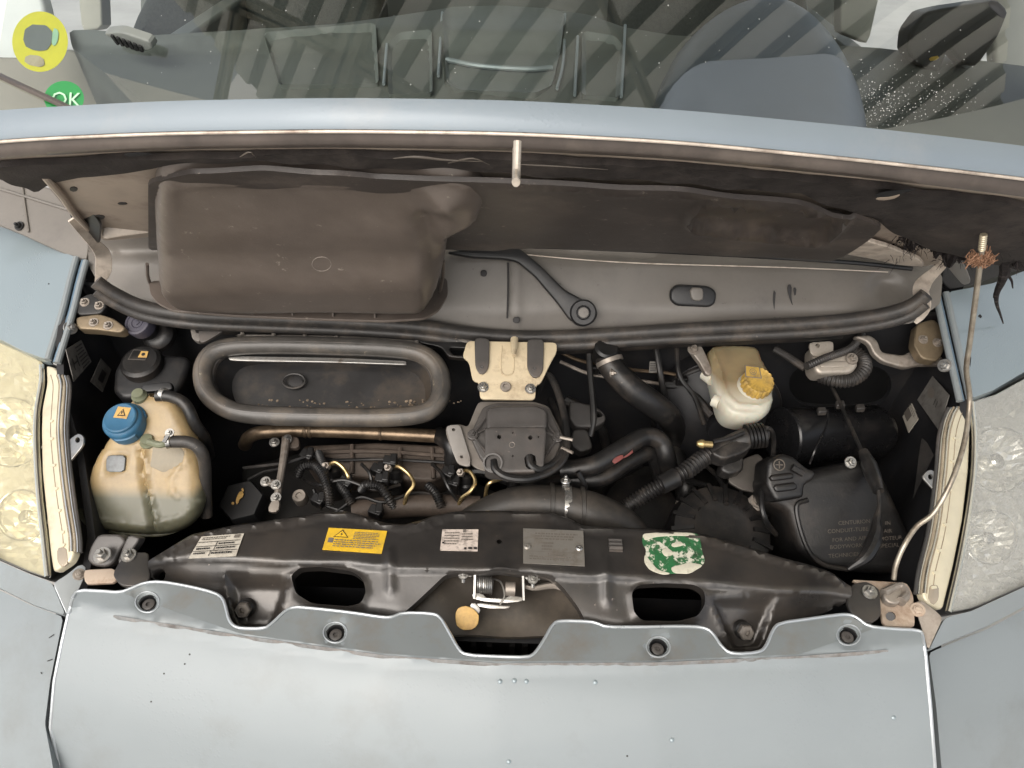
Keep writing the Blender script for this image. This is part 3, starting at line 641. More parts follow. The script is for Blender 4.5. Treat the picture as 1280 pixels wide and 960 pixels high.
# ---- bonnet, propped open: underside plane rises from the hinges towards the photographer
BP = Plane((0, 0, .625), (0, .81, 1)); bdir = np.array([0, 1, -.81]); bdir /= np.linalg.norm(bdir)
bon = bpy.data.objects.new('bonnet', None); COL.objects.link(bon); bon.parent = van; WL['bonnet'] = Vector((0, .4, .33)); bon.location = WL['bonnet']-WL['van']; bon.empty_display_size = .02
LIP_T = S('-260,164 -120,149 0,137 200,126 420,122 640,125 850,137 1100,161 1280,182 1400,199 1540,222')
LIP_B = S('-260,206 -120,188 0,173 200,164 420,161 640,164 850,175 1100,200 1280,221 1400,238 1540,262')
HEM_B = S('-260,232 -120,214 0,197 200,187 420,184 640,188 850,199 1100,224 1280,246 1400,263 1540,288')
def dense(r, n=160): x = np.linspace(-58, 1345, n); return np.stack([x, np.interp(x, r[:, 0], r[:, 1])], 1)
def smooth_row(r, n=160):
    d = dense(r, n)
    for _ in range(60): d[1:-1, 1] = .25*d[:-2, 1]+.5*d[1:-1, 1]+.25*d[2:, 1]
    return d
rowT, rowB, rowH = smooth_row(LIP_T), smooth_row(LIP_B), smooth_row(HEM_B)
xx = rowT[:, 0]
ybow = lambda x: .055*((x-645)/700)**2
T3 = ony(rowT, .012+ybow(xx)); B3 = ony(rowB, -.006+ybow(xx))
Tm = (T3+B3)/2+np.array([0, -.0022, .0015])
rings = [B3+np.array([0, .012, -.001]), B3, B3*.86+T3*.14+np.array([0, -.0018, .0006]), Tm, T3*.85+B3*.15+np.array([0, -.0012, .0006]), T3]
for k in (.05, .25, .56): rings.append(T3*np.array([1+.24*k/.56, 1, 1])+bdir*k+np.array([0, 0, .006 if k > .1 else .002]))
n_ = len(xx); V = np.vstack(rings); F = [(k*n_+i, k*n_+i+1, (k+1)*n_+i+1, (k+1)*n_+i) for k in range(len(rings)-1) for i in range(n_-1)]
make('skin', ((V, F), 'paint_lip'), bon, sharp=60)
H3 = ony(rowH, .004+ybow(xx)); B3b = B3+np.array([0, .004, -.003])
mid = (B3b+H3)/2+np.array([0, -.004, -.003]); hm = [B3b, B3b*.7+H3*.3+np.array([0, -.003, -.002]), mid, H3, H3+np.array([0, .02, .004])]
V = np.vstack(hm); F = [(k*n_+i, k*n_+i+1, (k+1)*n_+i+1, (k+1)*n_+i) for k in range(len(hm)-1) for i in range(n_-1)]
make('hem', ((V, F), 'bonnet_hem'), bon, sharp=60)
make('hem_highlight', (tube(B3+np.array([0, .001, -.0025]), .0018, 8, .01), 'bonnet_bright'), bon)  # pale bead drawn in for the highlight line along the hem
# inner frame: bare metal, seen left and right of the liner
ifr = S('-58,200 0,193 200,182 420,178 640,182 850,194 1100,219 1280,240 1345,252 1345,300 1300,316 1190,328 1150,333 1115,326 1066,316 900,312 620,302 400,300 190,296 130,301 118,292 60,226 40,236 10,226 -30,215 -58,212')
frm = make('inner_frame', (relief(ifr, lambda p: BP.hit(p), 14, depth=.006, dvec=(0, .5, .8), st=8), 'bonnet_metal'), bon, two=True)
def onb(p, h): return BP.hit(p)+BP.n[None]*h
make('frame_rail', (tube(BP.up(.006).hit(S('56,220 66,232 78,246 92,266 118,294')), .005, 10, .01), 'bonnet_metal'), frm)
rb1 = pl3((128, 292, .31), (190, 284, .31), (160, 300, .295))
make('rear_flange', (slab(S('127,284 150,281 190,275 191,291 150,296 128,300'), rb1, .006, .002), 'bonnet_bright'), frm)
make('rear_flange', (slab(S('1058,312 1078,300 1110,309 1150,325 1156,334 1120,331 1090,324 1056,318'), BP.up(.012), .006, .002), 'bonnet_bright'), frm)
for c, w_, h_ in (((153, 255), 6, 1.6), ((124, 272), 7, 3), ((92, 237), 5, 3)):
    make('frame_slot', (slab(circ(c, w_, 14, h_), BP.up(.0012), .002, .0003, sm=0), 'ink'), frm)
# felt band along the front edge
fb_ = S('-58,206 0,200 200,188 420,186 640,190 850,202 1100,226 1280,249 1345,260 1345,318 1280,308 1240,300 1170,296 1120,282 1085,262 1000,236 860,220 640,208 470,203 420,197 330,193 240,196 190,206 140,208 100,213 62,226 45,236 22,226 0,216 -58,214')
def feltfn(p):
    return BP.hit(p)+BP.n[None]*(.008+.003*np.sin(p[:, 0]*.02)*np.sin(p[:, 1]*.13)+.0012*np.sin(p[:, 0]*.07+p[:, 1]*.2)+.028*sst(1080, 1250, p[:, 0])*sst(240, 300, p[:, 1]))[:, None]
make('felt_band', (relief(fb_, feltfn, 7, depth=.008, dvec=(0, .5, .8), st=6), 'felt'), bon, two=True)
# rag of torn felt hanging at the prop rod
tp = pl3((1110, 265, .45), (1270, 330, .36), (1280, 262, .50))
tornp = S('1108,262 1140,268 1175,276 1230,286 1262,278 1300,262 1340,300 1300,318 1284,306 1272,322 1262,312 1252,326 1240,322 1232,316 1222,324 1210,316 1196,322 1182,318 1170,314 1158,318 1148,310 1136,314 1126,306 1118,310')
def tornfn(p):
    P = tp.hit(p); h = .016*np.sin(p[:, 0]*.07)*np.sin(p[:, 1]*.12+1)+.006*np.sin(p[:, 0]*.31+p[:, 1]*.23)+.004*np.sin(p[:, 0]*.71-p[:, 1]*.5)
    return P+tp.n[None]*h[:, None]
torn = make('torn_felt', (relief(tornp, tornfn, 4, depth=.008, dvec=(0, .8, .3), sm=0, st=3), 'felt_torn'), bon, two=True)
fz = []
for k in range(420):
    q = np.array([random.uniform(1112, 1285), random.uniform(284, 322)]); o = tornfn(q[None])[0]; d = np.array([random.gauss(0, 1), random.gauss(-.8, .6), random.gauss(-.5, .8)])*.009
    fz.append(tube([o, o+d*.6+np.array([0, 0, .002]), o+d], [.0006, .0005, .0002], 3, .006))
make('fibres', (join(*fz), 'felt_torn'), torn, kind='stuff')
st_ = tp.up(.01)
make('hanging_strand', (join(tube(st_.hit(S('1258,318 1256,338 1252,352 1246,366 1246,380 1250,392 1254,404')), [.010, .008, .006, .0045, .003, .002, .0012], 8, .006), tube(st_.hit(S('1247,360 1243,366 1242,372')), [.002, .001], 5, .004), tube(st_.hit(S('1255,340 1264,350 1266,360')), [.003, .001], 5, .004)), 'felt_torn'), torn)
make('tear', (slab(S('1092,244 1105,240 1125,238 1148,236 1130,241 1114,246 1098,247'), BP.up(.013), .0006, .0002), 'void'), torn)
make('tear_edge', (slab(S('1092,248 1112,246.5 1128,242 1118,249 1100,251'), BP.up(.0132), .0006, .0002), 'rust_plate'), torn)
make('tear', (slab(S('152,193 175,191 192,193 178,195 160,196'), BP.up(.013), .0006, .0002), 'void'), frm)
# liner moulding with recessed panel
lin = S('186,212 240,197 330,195 420,199 470,205 640,210 860,222 1000,238 1070,256 1104,268 1088,284 1062,302 1040,314 980,310 900,306 760,300 640,297 620,300 400,300 186,300')
PANEL = S('862,262 866,250 880,240 960,245 1040,250 1060,256 1050,270 1034,283 1012,288 940,279 866,270')
def linfn(p):
    h = np.full(len(p), .017); i = inside(p, PANEL); d = dpoly(p, PANEL); h = np.where(i, h-.012*sst(0, 6, d), h+.007*np.exp(-(d/4)**2))
    h += .004*np.exp(-(dseg(p, S('600,216 640,214 860,227 990,241'))/2.0)**2)+.003*np.exp(-(dseg(p, S('866,276 940,285 1012,294 1040,288'))/2)**2)
    h += .0012*np.sin(p[:, 0]*.043)*np.sin(p[:, 1]*.09)
    return BP.hit(p)+BP.n[None]*h[:, None]
liner = make('liner', (relief(lin, linfn, 5, depth=.006, dvec=(0, .5, .8), st=5), 'liner'), bon, two=True, sharp=60)
for q, rr in (('492,198 520,196 560,200 604,202', .003), ('560,204 590,198 612,206', .0022), ('640,205 700,208 760,212', .0018), ('300,196 312,190 320,197', .002)):
    make('torn_edge', (tube(BP.up(.013).hit(S(q)), [rr*.2, rr*.5, rr*.3, rr*.1], 6, .004), 'emboss'), liner)
# the swollen intake cover on the liner
DP = Plane((0, .13, .5125), (0, -(.5125-.244), (-.32+.13))); DP = Plane((0, .13, .5125), np.cross((1, 0, 0), (0, .19, -.2685)))
duct = S('189,275 189,235 196,214 215,206 300,204 400,206 480,208 560,209 590,213 604,226 607,255 602,282 592,294 572,302 560,312 556,330 554,352 545,374 528,388 490,391 400,389 300,385 232,380 206,370 193,345 190,300')
def ductbump(q, px):
    x, y = px[:, 0], px[:, 1]
    h = .016*np.exp(-((x-556)/26)**2-((y-250)/16)**2)-.016*np.exp(-(dseg(px, S('532,282 540,300 545,330'))/13)**2)
    h += .022*sst(312, 352, y+(x-400)*.02)*sst(395, 372, y)*sst(555, 520, x)-.012*sst(300, 240, y)*sst(200, 232, x)*sst(560, 500, x)*.6
    h += .0045*np.exp(-(dseg(px, S('222,222 300,221 480,223 560,222 588,232'))/3.0)**2)+.0035*np.exp(-(dseg(px, S('222,238 300,236 480,238 545,240 562,250 566,280'))/2.2)**2)
    h += .0012*np.sin(x*.035)*np.sin(y*.06)
    return h
cv, cf = pillow(duct, DP.up(.025), .01, .028, .0075, ductbump, p=2.3, taper=.999)
nb = len(resample(DP.up(.025).uv(DP.up(.025).hit(chaikin(duct, 2))), .0075*.7)); q = cv[-nb:]; cv[-nb:] = q-((q-BP.o)@BP.n)[:, None]*BP.n   # side walls run back to the bonnet
dc = make('intake_cover', ((cv, cf), 'liner_lit'), liner, sharp=70, two=True)
FP = zpl(.212, 8, (380, 396))
make('cover_rim', (tube(DP.up(-.030).hit(S('184,330 186,350 198,370 226,382 300,388 400,392 480,394 522,390 545,374 553,350 554,326')), .0028, 8, .008, flat=1.0), 'liner_lit'), liner)
sc = [tube(DP.up(.0475).hit(circ((402, 330), 12, 20, 9)), .0004, 6, .004, closed=True)]
make('scuff_marks', (join(*sc), 'scuff'), liner, kind='stuff')
make('cover_flange', (slab(S('186,352 200,350 300,360 400,364 500,366 550,346 559,348 560,368 548,388 530,398 480,401 380,398 290,394 215,388 196,378 187,366'), FP.up(.0), .004, .001, st=.005), 'liner_lit'), liner)
for x in (268, 318, 368, 418, 470):
    o = FP.hit([(x, 390-(418-x)*.03)])[0]; make('rib', (box(o+np.array([0, -.004, .012]), (.0013, 0, 0), (0, .007, 0), (0, .002, .013)), 'liner_lit'), liner)
# striker
s0 = BP.up(.03).hit([(645, 192)])[0]; s1 = BP.up(.075).hit([(645, 228)])[0]
make('striker', [(tube([s0+np.array([0, .0, .004]), (s0+s1)/2, s1], .0042, 10, .004, flat=.8), 'dull_light'), (tube([s1, s1+np.array([0, .022, -.003]), s1+np.array([0, .04, .02])], .0036, 10, .004), 'dull_light'), (lathe((s0+s1)/2+np.array([0, -.0055, .002]), (0, -.7, .4), [(.003, 0), (.003, .002), (.001, .0025)], 10), 'brass')], bon)
# hinge straps
def strap(pts, w, t, m, name, par):
    P = spline(np.array(pts), .004); T = np.gradient(P, axis=0); T /= np.linalg.norm(T, axis=1)[:, None]; V, F = [], []
    vd = CAM-P; vd /= np.linalg.norm(vd, axis=1)[:, None]; sd_ = np.cross(T, vd); sd_ /= np.linalg.norm(sd_, axis=1)[:, None]; nd = np.cross(sd_, T)
    ww = np.interp(np.linspace(0, 1, len(P)), np.linspace(0, 1, len(w)), w)
    for p, s, n, k in zip(P, sd_, nd, ww): V += [p-s*k/2+n*t/2, p+s*k/2+n*t/2, p+s*k/2-n*t/2, p-s*k/2-n*t/2]
    for i in range(len(P)-1): F += [(4*i+j, 4*i+(j+1) % 4, 4*i+4+(j+1) % 4, 4*i+4+j) for j in range(4)]
    F += [(3, 2, 1, 0), tuple(4*len(P)-4+j for j in range(4))]
    return make(name, ((np.array(V), F), m), par, bev=.0006)
A = [ony([p], y)[0] for p, y in (((89, 274), .33), ((106, 293), .36), ((122, 309), .385), ((129, 320), .40), ((129, 338), .405), ((124, 354), .41))]
hg = strap(A, [.011, .012, .016, .024, .026, .014], .003, 'bonnet_bright', 'hinge_strap', bon)
make('hinge_plate', (slab(S('88,240 92,238 98,252 112,262 126,280 124,306 112,296 96,278 87,272'), pl3((90, 250, .40), (124, 300, .30), (118, 262, .39)), .004, .001), 'dusty_black'), hg)
make('hinge_bolt', (bolt(ony([(99, 255)], .315)[0], (.3, -.8, -.1), .006), 'dusty_black'), hg)
A = [ony([p], y)[0] for p, y in (((1190, 318), .35), ((1174, 335), .37), ((1157, 351), .385), ((1151, 364), .395), ((1156, 382), .40), ((1152, 395), .40), ((1144, 404), .40))]
hg = strap(A, [.014, .014, .018, .026, .024, .018, .006], .003, 'bonnet_bright', 'hinge_strap', bon)
make('hinge_plate', (slab(S('1183,332 1192,319 1200,324 1208,338 1214,354 1204,357 1194,346'), pl3((1184, 332, .30), (1196, 320, .33), (1212, 355, .25)), .004, .001), 'cowl'), hg)

# ---- cowl trough behind the bay, wiper arm, plugs
cowl_rows = [(S('0,280 1280,292'), .50), (S('0,318 560,308 1280,330'), .505), (S('0,330 560,322 1280,342'), .478), (S('0,372 640,388 1280,384'), .425), (S('0,400 640,412 1280,412'), .415)]
cw = rowsurf(cowl_rows, 'y')
def cowlfn(p):
    P = cw(p); h = -.006*np.exp(-((p[:, 0]-636)/1.8)**2)*sst(326, 334, p[:, 1])+.004*np.exp(-((p[:, 0]-645)/6)**2)
    h += -.010*sst(240, 180, p[:, 0])*np.exp(-((p[:, 1]-335)/30)**2)-.03*np.exp(-((p[:, 0]-1110)/22)**2-((p[:, 1]-365)/20)**2)+.0015*np.sin(p[:, 0]*.03+p[:, 1]*.05)
    P[:, 1] -= h; return P
cwl = make('cowl_panel', (relief(S('108,300 190,284 400,290 640,296 900,306 1060,312 1160,322 1178,345 1176,380 1140,405 1050,410 900,418 750,424 640,424 450,408 300,402 180,392 125,362 108,335'), cowlfn, 6, depth=.01, dvec=(0, 1, -.2), st=5), 'cowl'), van, two=True, sharp=60)
cplane = Plane(cw(np.array([[640., 360.]]))[0], np.cross(cw(np.array([[700., 360.]]))[0]-cw(np.array([[640., 360.]]))[0], cw(np.array([[640., 385.]]))[0]-cw(np.array([[640., 345.]]))[0]))
make('cowl_seam', (tube(cplane.up(.008).hit(S('635,328 635,362 634,398')), .0016, 6, .008), 'ink'), cwl)
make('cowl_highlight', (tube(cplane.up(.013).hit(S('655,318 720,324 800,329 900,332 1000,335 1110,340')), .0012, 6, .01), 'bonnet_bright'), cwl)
make('cowl_lip', (tube(cplane.up(.012).hit(S('560,307 700,309 900,318 1060,328 1140,336')), .004, 8, .01), 'black_plastic'), cwl)
for q, r_ in ((S('600,338 608,337 609,345 601,346'), .001), (S('641,396 650,396 650,404 641,404'), .001)):
    make('cowl_slot', (slab(q, cplane.up(.006), .003, r_), 'ink'), cwl)
arm = make('wiper_arm', (slab(S('556,316 600,306 642,306 652,312 676,332 706,362 728,374 742,380 748,392 742,404 726,407 712,400 696,378 668,345 646,327 630,324 590,322'), cplane.up(.022), .016, .004, st=.005), 'black_plastic'), van)
o = cplane.up(.022).hit([(729, 391)])[0]
make('arm_pivot', [(lathe(o, cplane.n, [(.024, -.02), (.024, .0), (.021, .004), (.013, .004), (.013, .007), (.0115, .008), (.0105, .003), (.001, .003)]), 'black_plastic'), (lathe(o, cplane.n, [(.0095, .002), (.009, .006), (.002, .0065)], 24), 'cowl')], arm)
pg = make('cowl_plug', (slab(S('838,362 846,355 886,357 896,364 895,378 888,384 846,382 838,375'), cplane.up(.012), .014, .005), 'black_plastic'), cwl)
make('plug_button', (slab(S('863,359 878,359 880,366 879,376 866,376 863,368'), cplane.up(.018), .012, .003), 'cowl'), pg)
# drip stains are wet marks on the plastic
make('wet_marks', (join(*[slab(S(q), cplane.up(.0035), .001, .0002) for q in ('967,362 970,364 969,374 968,390 966,376', '986,353 990,358 989,372 992,385 988,376 984,362', '992,358 996,360 994,372 992,364')]), 'ink'), cwl)
# side trims between wing and bonnet
tl = pl3((0, 281, .215), (95, 318, .195), (60, 232, .275)); trL = make('wing_trim', (slab(S('-170,175 0,212 40,232 62,234 90,268 112,300 108,326 92,322 55,306 25,292 0,282 -170,232'), tl, .01, .003, st=.01), 'cowl'), van)
make('trim_rib', (tube(tl.up(.002).hit(S('0,236 40,248 85,262')), .003, 6, .01), 'cowl'), trL)
make('trim_rib', (tube(tl.up(.002).hit(S('28,232 32,262 36,290')), .002, 6, .01), 'cowl'), trL)
make('trim_screw', (bolt(tl.hit([(25, 283)])[0]+tl.n*.002, tl.n, .006), 'dusty_black'), trL)
tr = pl3((1280, 337, .215), (1187, 362, .195), (1230, 300, .285)); make('wing_trim', (slab(S('1176,350 1184,330 1215,312 1280,290 1450,240 1450,268 1330,316 1280,336 1214,357 1186,363'), tr, .01, .003, st=.01), 'dusty_black'), van)
# rubber weather seal across the bay
SEAL = S('120,352 140,366 180,384 240,394 330,398 430,402 520,408 580,416 640,421 700,421 760,418 840,413 920,409 1000,405 1060,400 1110,392 1140,382 1158,368')
sp_ = ony(SEAL, .40-.02*np.abs((SEAL[:, 0]-640)/520)**2)
sl = make('weather_seal', [(tube(sp_, .0125, 12, .01), 'rubber'), (tube(sp_+np.array([0, -.008, -.014]), .0095, 12, .01), 'rubber')], van)
make('seal_flange', (tube((sp_+np.array([0, .002, -.028]))[3:-3], .012, 10, .012, flat=.5), 'dusty_black'), sl)
# corner hinge pillars
for q, m_, z in (('92,376 112,366 130,370 134,382 126,392 96,394', 'dusty_black', .155), ('94,396 124,392 142,398 158,410 150,416 120,412 96,411', 'hinge_metal', .135), ('1146,404 1168,398 1180,412 1180,440 1172,452 1152,448 1142,430', 'hinge_metal', .14)):
    pq = zpl(z, 30, tuple(S(q).mean(0))); hp = make('hinge_base', (slab(S(q), pq, .02, .003), m_), van); c = S(q).mean(0)
    for d in ((-9, -2), (9, 2)): make('base_bolt', (bolt(pq.hit([c+np.array(d)])[0], (0, -.5, .86), .0055), 'dull_alloy'), hp)
# ---- bay: bulkhead, inner wings, floor
def quad(P): return np.array(P, float), [(0, 1, 2, 3)]
OV = np.array([(x, z) for x, z in ()]).reshape(-1, 2)
bkp = Plane((0, .455, 0), (0, -1, 0))
hole = bkp.uv(ony(chaikin(S('984,480 992,462 1012,455 1088,455 1110,464 1116,482 1108,500 1092,509 1014,509 994,502'), 2), .455))
outer = bkp.uv(np.array([(-.86, .455, .16), (.86, .455, .16), (.86, .455, -.7), (-.86, .455, -.7)]))
bk = make('bulkhead', (slab(outer, bkp, .01, .001, holes=[hole], uvin=True, st=.02), 'bulkhead'), van)
make('opening_shade', (quad([(-.9, .60, .2), (.9, .60, .2), (.9, .60, -.7), (-.9, .60, -.7)]), 'void'), van)  # black sheet added as the darkness behind the bulkhead opening
def wall(x0, x1, zt0, zt1, ): return
iw = S('92,735 104,700 98,640 92,590 90,540 90,490 80,452 100,405 106,380')
def wingwall(sgn):
    # top rail runs from the lock carrier back to the hinge; the panel leans inwards at its foot
    top = [(.605, -.08, -.03), (.63, .02, -.01), (.695, .15, .03), (.765, .26, .08), (.795, .36, .145), (.80, .48, .17)]; V, F = [], []
    for x, y, z in top: V += [(sgn*(x+.012), y, z-.012), (sgn*x, y, z-.012), (sgn*(x-.03), y, z-.20), (sgn*(x-.09), y, -.62)]
    for i in range(len(top)-1): F += [(4*i+j, 4*i+j+1, 4*i+5+j, 4*i+4+j) for j in range(3)]
    return np.array(V), F
inl = make('inner_wing', (wingwall(-1), 'bay_wall'), van); inr = make('inner_wing', (wingwall(1), 'bay_wall'), van)
make('undertray', (quad([(-.8, -.3, -.6), (.8, -.3, -.6), (.8, .6, -.6), (-.8, .6, -.6)]), 'bay_wall'), van)
make('front_backing', (quad([(-.56, -.10, -.12), (.56, -.10, -.12), (.56, -.12, -.62), (-.56, -.12, -.62)]), 'bay_wall'), van)

# ---- flat prints: stickers and plates
def lab(name, q4, pl, base, items, parent, th=.0007):
    """quad (TL, TR, BR, BL in image px) on plane; items in label units (u right, v down)"""
    Q = pl.hit(S(q4) if isinstance(q4, str) else q4); wl_ = np.linalg.norm(Q[1]-Q[0]); hl_ = np.linalg.norm(Q[3]-Q[0])
    def mp(uv, h):
        uv = np.asarray(uv, float).reshape(-1, 2); u, v = uv[:, :1], uv[:, 1:]
        return (1-u)*(1-v)*Q[0]+u*(1-v)*Q[1]+u*v*Q[2]+(1-u)*v*Q[3]+pl.n*h
    c4 = [(0, 0), (1, 0), (1, 1), (0, 1)]
    parts = [((np.vstack([mp(c4, th), mp(c4, -.0005)]), [(0, 1, 2, 3), (0, 4, 5, 1), (1, 5, 6, 2), (2, 6, 7, 3), (3, 7, 4, 0)]), base)]
    for ki, it in enumerate(items):
        th += .00003
        if it[0] == 'r': _, a, b, c, d, m = it; parts.append(((mp([(a, b), (c, b), (c, d), (a, d)], th+.0004), [(0, 1, 2, 3)]), m))
        elif it[0] == 'p': parts.append(((mp(it[1], th+.0006), [tuple(range(len(it[1])))]), it[2]))
        elif it[0] == 't':
            _, tx, u, v, h, m = it[:6]; tv, tf = textgeo(tx, it[6] if len(it) > 6 else 'CENTER'); tv = tv*np.array([h*hl_/wl_, -h])/.72; parts.append(((mp(tv+np.array([u, v]), th+.0007), tf), m))
    return make(name, parts, parent, smooth=False)
def lines(u0, u1, v0, v1, n, m, fill=.5, seed=1):
    """print too small to read: broken rules of ink"""
    rg = random.Random(seed); out = []
    for k in range(n):
        v = v0+(v1-v0)*(k+.25)/n; h = (v1-v0)/n*fill; u = u0; end = u1-rg.random()*.2*(u1-u0)
        while u < end:
            w = rg.uniform(.02, .09)*(u1-u0)+.01; out.append(('r', u, v, min(u+w, end), v+h, m)); u += w+.02*(u1-u0)
    return out
def wpl(sg): A, B, C_ = [np.array(q) for q in ((sg*.765, .26, .068), (sg*.795, .36, .133), (sg*.735, .26, -.12))]; return Plane(A, np.cross(B-A, C_-A))
wlp, wrp = wpl(-1).up(.004), wpl(1).up(.004)
lab('wing_sticker', '82,437 101,425 114,452 92,477', wlp.up(.004), 'paper_dim', lines(.5, .95, .08, .95, 7, 'ink', .4, 3)+[('t', 'H', .24, .72, .4, 'ink')], inl)
lab('wing_sticker', '126,448 139,462 128,490 113,477', wlp.up(.006), 'paper_dim', [('r', .35, .3, .75, .75, 'ink')], inl)
lab('wing_sticker', '1134,488 1148,524 1136,541 1121,501', wrp.up(.004), 'paper', [('r', .3, .3, .75, .8, 'ink_soft')]+lines(.1, .9, .05, .25, 2, 'ink_soft', .4, 4), inr)
lab('wing_sticker', '1166,470 1187,494 1173,537 1147,500', wrp.up(.004), 'paper_dim', [('t', '11', .62, .62, .22, 'ink'), ('p', [(.3+.16*math.cos(t*.7), .42+.16*math.sin(t*.7)) for t in range(9)], 'ink_soft')], inr)
make('paint_flake', (slab(S('1146,625 1150,622 1152,630 1149,637 1145,632'), wrp.up(.003), .002, .0004), 'paper'), inr)

# ---- lock carrier (pressed crossmember)
CU = S('150,716 180,702 240,668 290,657 340,650 400,641 432,639 452,644 480,653 505,656 525,651 545,644 570,639 620,638 690,641 712,648 728,657 760,659 820,661 880,668 930,682 980,698 1012,706 1040,716 1056,728 1100,740')
CR = S('150,728 186,706 210,699 240,696 300,699 350,702 430,703 500,711 600,713 660,714 720,719 780,722 850,725 920,733 980,738 1030,740 1050,742 1100,748')
CF = S('150,740 186,724 240,728 350,732 430,752 500,760 600,760 720,768 780,775 850,772 920,770 980,766 1040,760 1100,765')
car_rows = [(off(CU, -4), -.004), (off(CU, 3), .001), (off(CR, -4), .001), (off(CR, 1), -.0015), (off(CR, 5), -.008), (off(CF, 0), -.034), (off(CF, 50), -.070)]
car0 = rowsurf(car_rows)
POCK = [S('280,714 320,718 362,722 352,760 342,782 300,782 288,755'), S('888,745 930,744 972,742 962,775 950,808 915,810 902,780')]
OVAL = [S('364,722 374,712 400,711 440,716 454,726 458,742 452,756 436,760 390,756 370,744'), S('789,742 798,733 830,731 868,733 880,741 881,757 872,772 848,778 802,778 792,768')]
BEADS = [S('487,690 488,738'), S('757,700 759,752')]
def carfn(p):
    P = car0(p); h = np.zeros(len(p))
    h += .0035*np.exp(-(dseg(p, off(CU, 5))/2.6)**2)-.002*np.exp(-(dseg(p, off(CU, 10))/2.2)**2)
    for q in POCK: i = inside(p, q); d = dpoly(p, q); h += np.where(i, -.012*sst(0, 9, d), .003*np.exp(-(d/4)**2))
    for q in OVAL: h += .004*np.exp(-(dpoly(p, q)/4)**2)
    for q in BEADS: h += .005*np.exp(-(dseg(p, q)/5)**2)
    h += .006*np.exp(-((p[:, 0]-625)/16)**2-((p[:, 1]-714)/6)**2)+.0006*np.sin(p[:, 0]*.05)*np.sin(p[:, 1]*.09)
    P[:, 2] += h; return P
cpoly = np.vstack([CU[2:-2], S('1062,733 1066,742 1060,752 1030,766 1000,774 974,782 960,812 945,822 915,822 896,806 884,790 800,792 756,790 735,782 722,758 704,734 690,722 664,718 640,717 616,716 572,715 556,719 540,734 515,757 500,770 470,776 366,768 344,786 320,792 296,790 284,778 274,748 240,742 205,732 188,722 184,704')])
carr = make('lock_carrier', (relief(cpoly, carfn, 4.5, [OVAL[0], OVAL[1], circ((624, 677), 3.6, 12, 3), circ((199, 718), 8, 16, 9), circ((1050, 759), 10, 16, 7)], depth=.02, dvec=(0, .4, -1), st=4, sm=1), 'carrier'), van, two=True, sharp=55)
make('carrier_back', (quad([(-.55, -.01, -.085), (.55, -.01, -.085), (.55, .03, -.2), (-.55, .03, -.2)]), 'bay_wall'), carr)
topz = zpl(.0015)
def cpt(px, py): return carfn(np.array([[px, py]], float))[0]
# stop screws in the pockets, end bolts, small carriers
for c in ((307, 752), (929, 780)):
    o = cpt(*c); a = (0.05, -.75, .66)
    make('bonnet_stop', [(lathe(o, a, [(.013, -.006), (.013, .012), (.011, .014), (.010, .014)], 22), 'dusty_black'), (lathe(o, a, [(.0115, .014), (.0115, .022), (.0095, .024), (.0045, .024), (.004, .019), (.0005, .019)], 6), 'bracket_mid')], carr)
def pl4(c, z, t=12): return zpl(z, t, c)
ef = make('end_plate', (slab(S('150,700 166,690 186,690 186,704 188,722 176,734 150,732 140,718'), pl4((165, 710), -.008), .006, .002), 'carrier'), carr)
make('end_bolt', (bolt(onz([(161, 694)], -.003)[0], (0, -.2, 1), .007), 'steel'), ef)
make('chassis_tab', (slab(S('104,712 144,710 146,728 106,730'), pl4((125, 720), -.014), .005, .0015), 'rust_plate'), van)
ef = make('end_plate', (slab(S('1064,730 1084,726 1100,736 1102,770 1090,779 1068,774 1058,752'), pl4((1080, 752), -.008), .006, .002), 'carrier'), carr)
make('end_bolt', (bolt(onz([(1087, 740)], -.003)[0], (0, -.2, 1), .007), 'steel'), ef)
ct = make('chassis_tab', (slab(S('1062,724 1134,728 1142,744 1144,784 1104,782 1098,742'), pl4((1120, 750), -.016), .005, .0015), 'rust_plate'), van)
make('stud', (lathe(onz([(1114, 770)], -.014)[0], (-.5, -.5, .6), [(.006, 0), (.006, .012), (.003, .012)], 10), 'dusty_black'), ct)
make('rod_socket', (join(tube(onz(S('1104,742 1124,734 1132,744 1126,752'), -.004), .009, 10, .004, flat=.7), slab(S('1103,740 1122,730 1136,742 1122,756 1108,752'), pl4((1118, 744), -.002), .012, .003)), 'dull_alloy'), ct)
# stickers on the carrier
lab('data_label', '252,671 305,667 295,695 236,698', topz.up(.0006), 'paper', lines(.06, .72, .06, .22, 2, 'ink', .4, 1)+[('r', .02, .30, .98, .325, 'ink'), ('r', .02, .5, .98, .525, 'ink'), ('r', .02, .72, .98, .745, 'ink'), ('r', .45, .3, .465, .72, 'ink'), ('r', .4, .74, .415, .97, 'ink'), ('r', .80, .05, .93, .2, 'ink_soft')]+lines(.5, .95, .35, .48, 1, 'ink', .5, 2)+lines(.06, .4, .55, .7, 1, 'ink', .5, 5)+lines(.5, .95, .55, .7, 1, 'ink', .5, 7)+lines(.06, .36, .78, .92, 1, 'ink', .5, 6)+lines(.45, .95, .78, .95, 1, 'ink', .5, 9), carr)
lab('warning_label', '411,660 484,664 477,692 403,687', topz.up(.0006), 'yellow_print', [('p', [(.25, .06), (.38, .42), (.12, .42)], 'ink'), ('p', [(.25, .12), (.355, .39), (.145, .39)], 'yellow_print_2'), ('p', [(.262, .17), (.225, .29), (.25, .29), (.235, .37), (.28, .26), (.252, .26)], 'ink'), ('r', .05, .46, .14, .68, 'ink_soft')]+lines(.46, .9, .12, .5, 5, 'ink_soft', .42, 11)+lines(.16, .98, .52, .92, 4, 'ink_soft', .4, 12), carr)
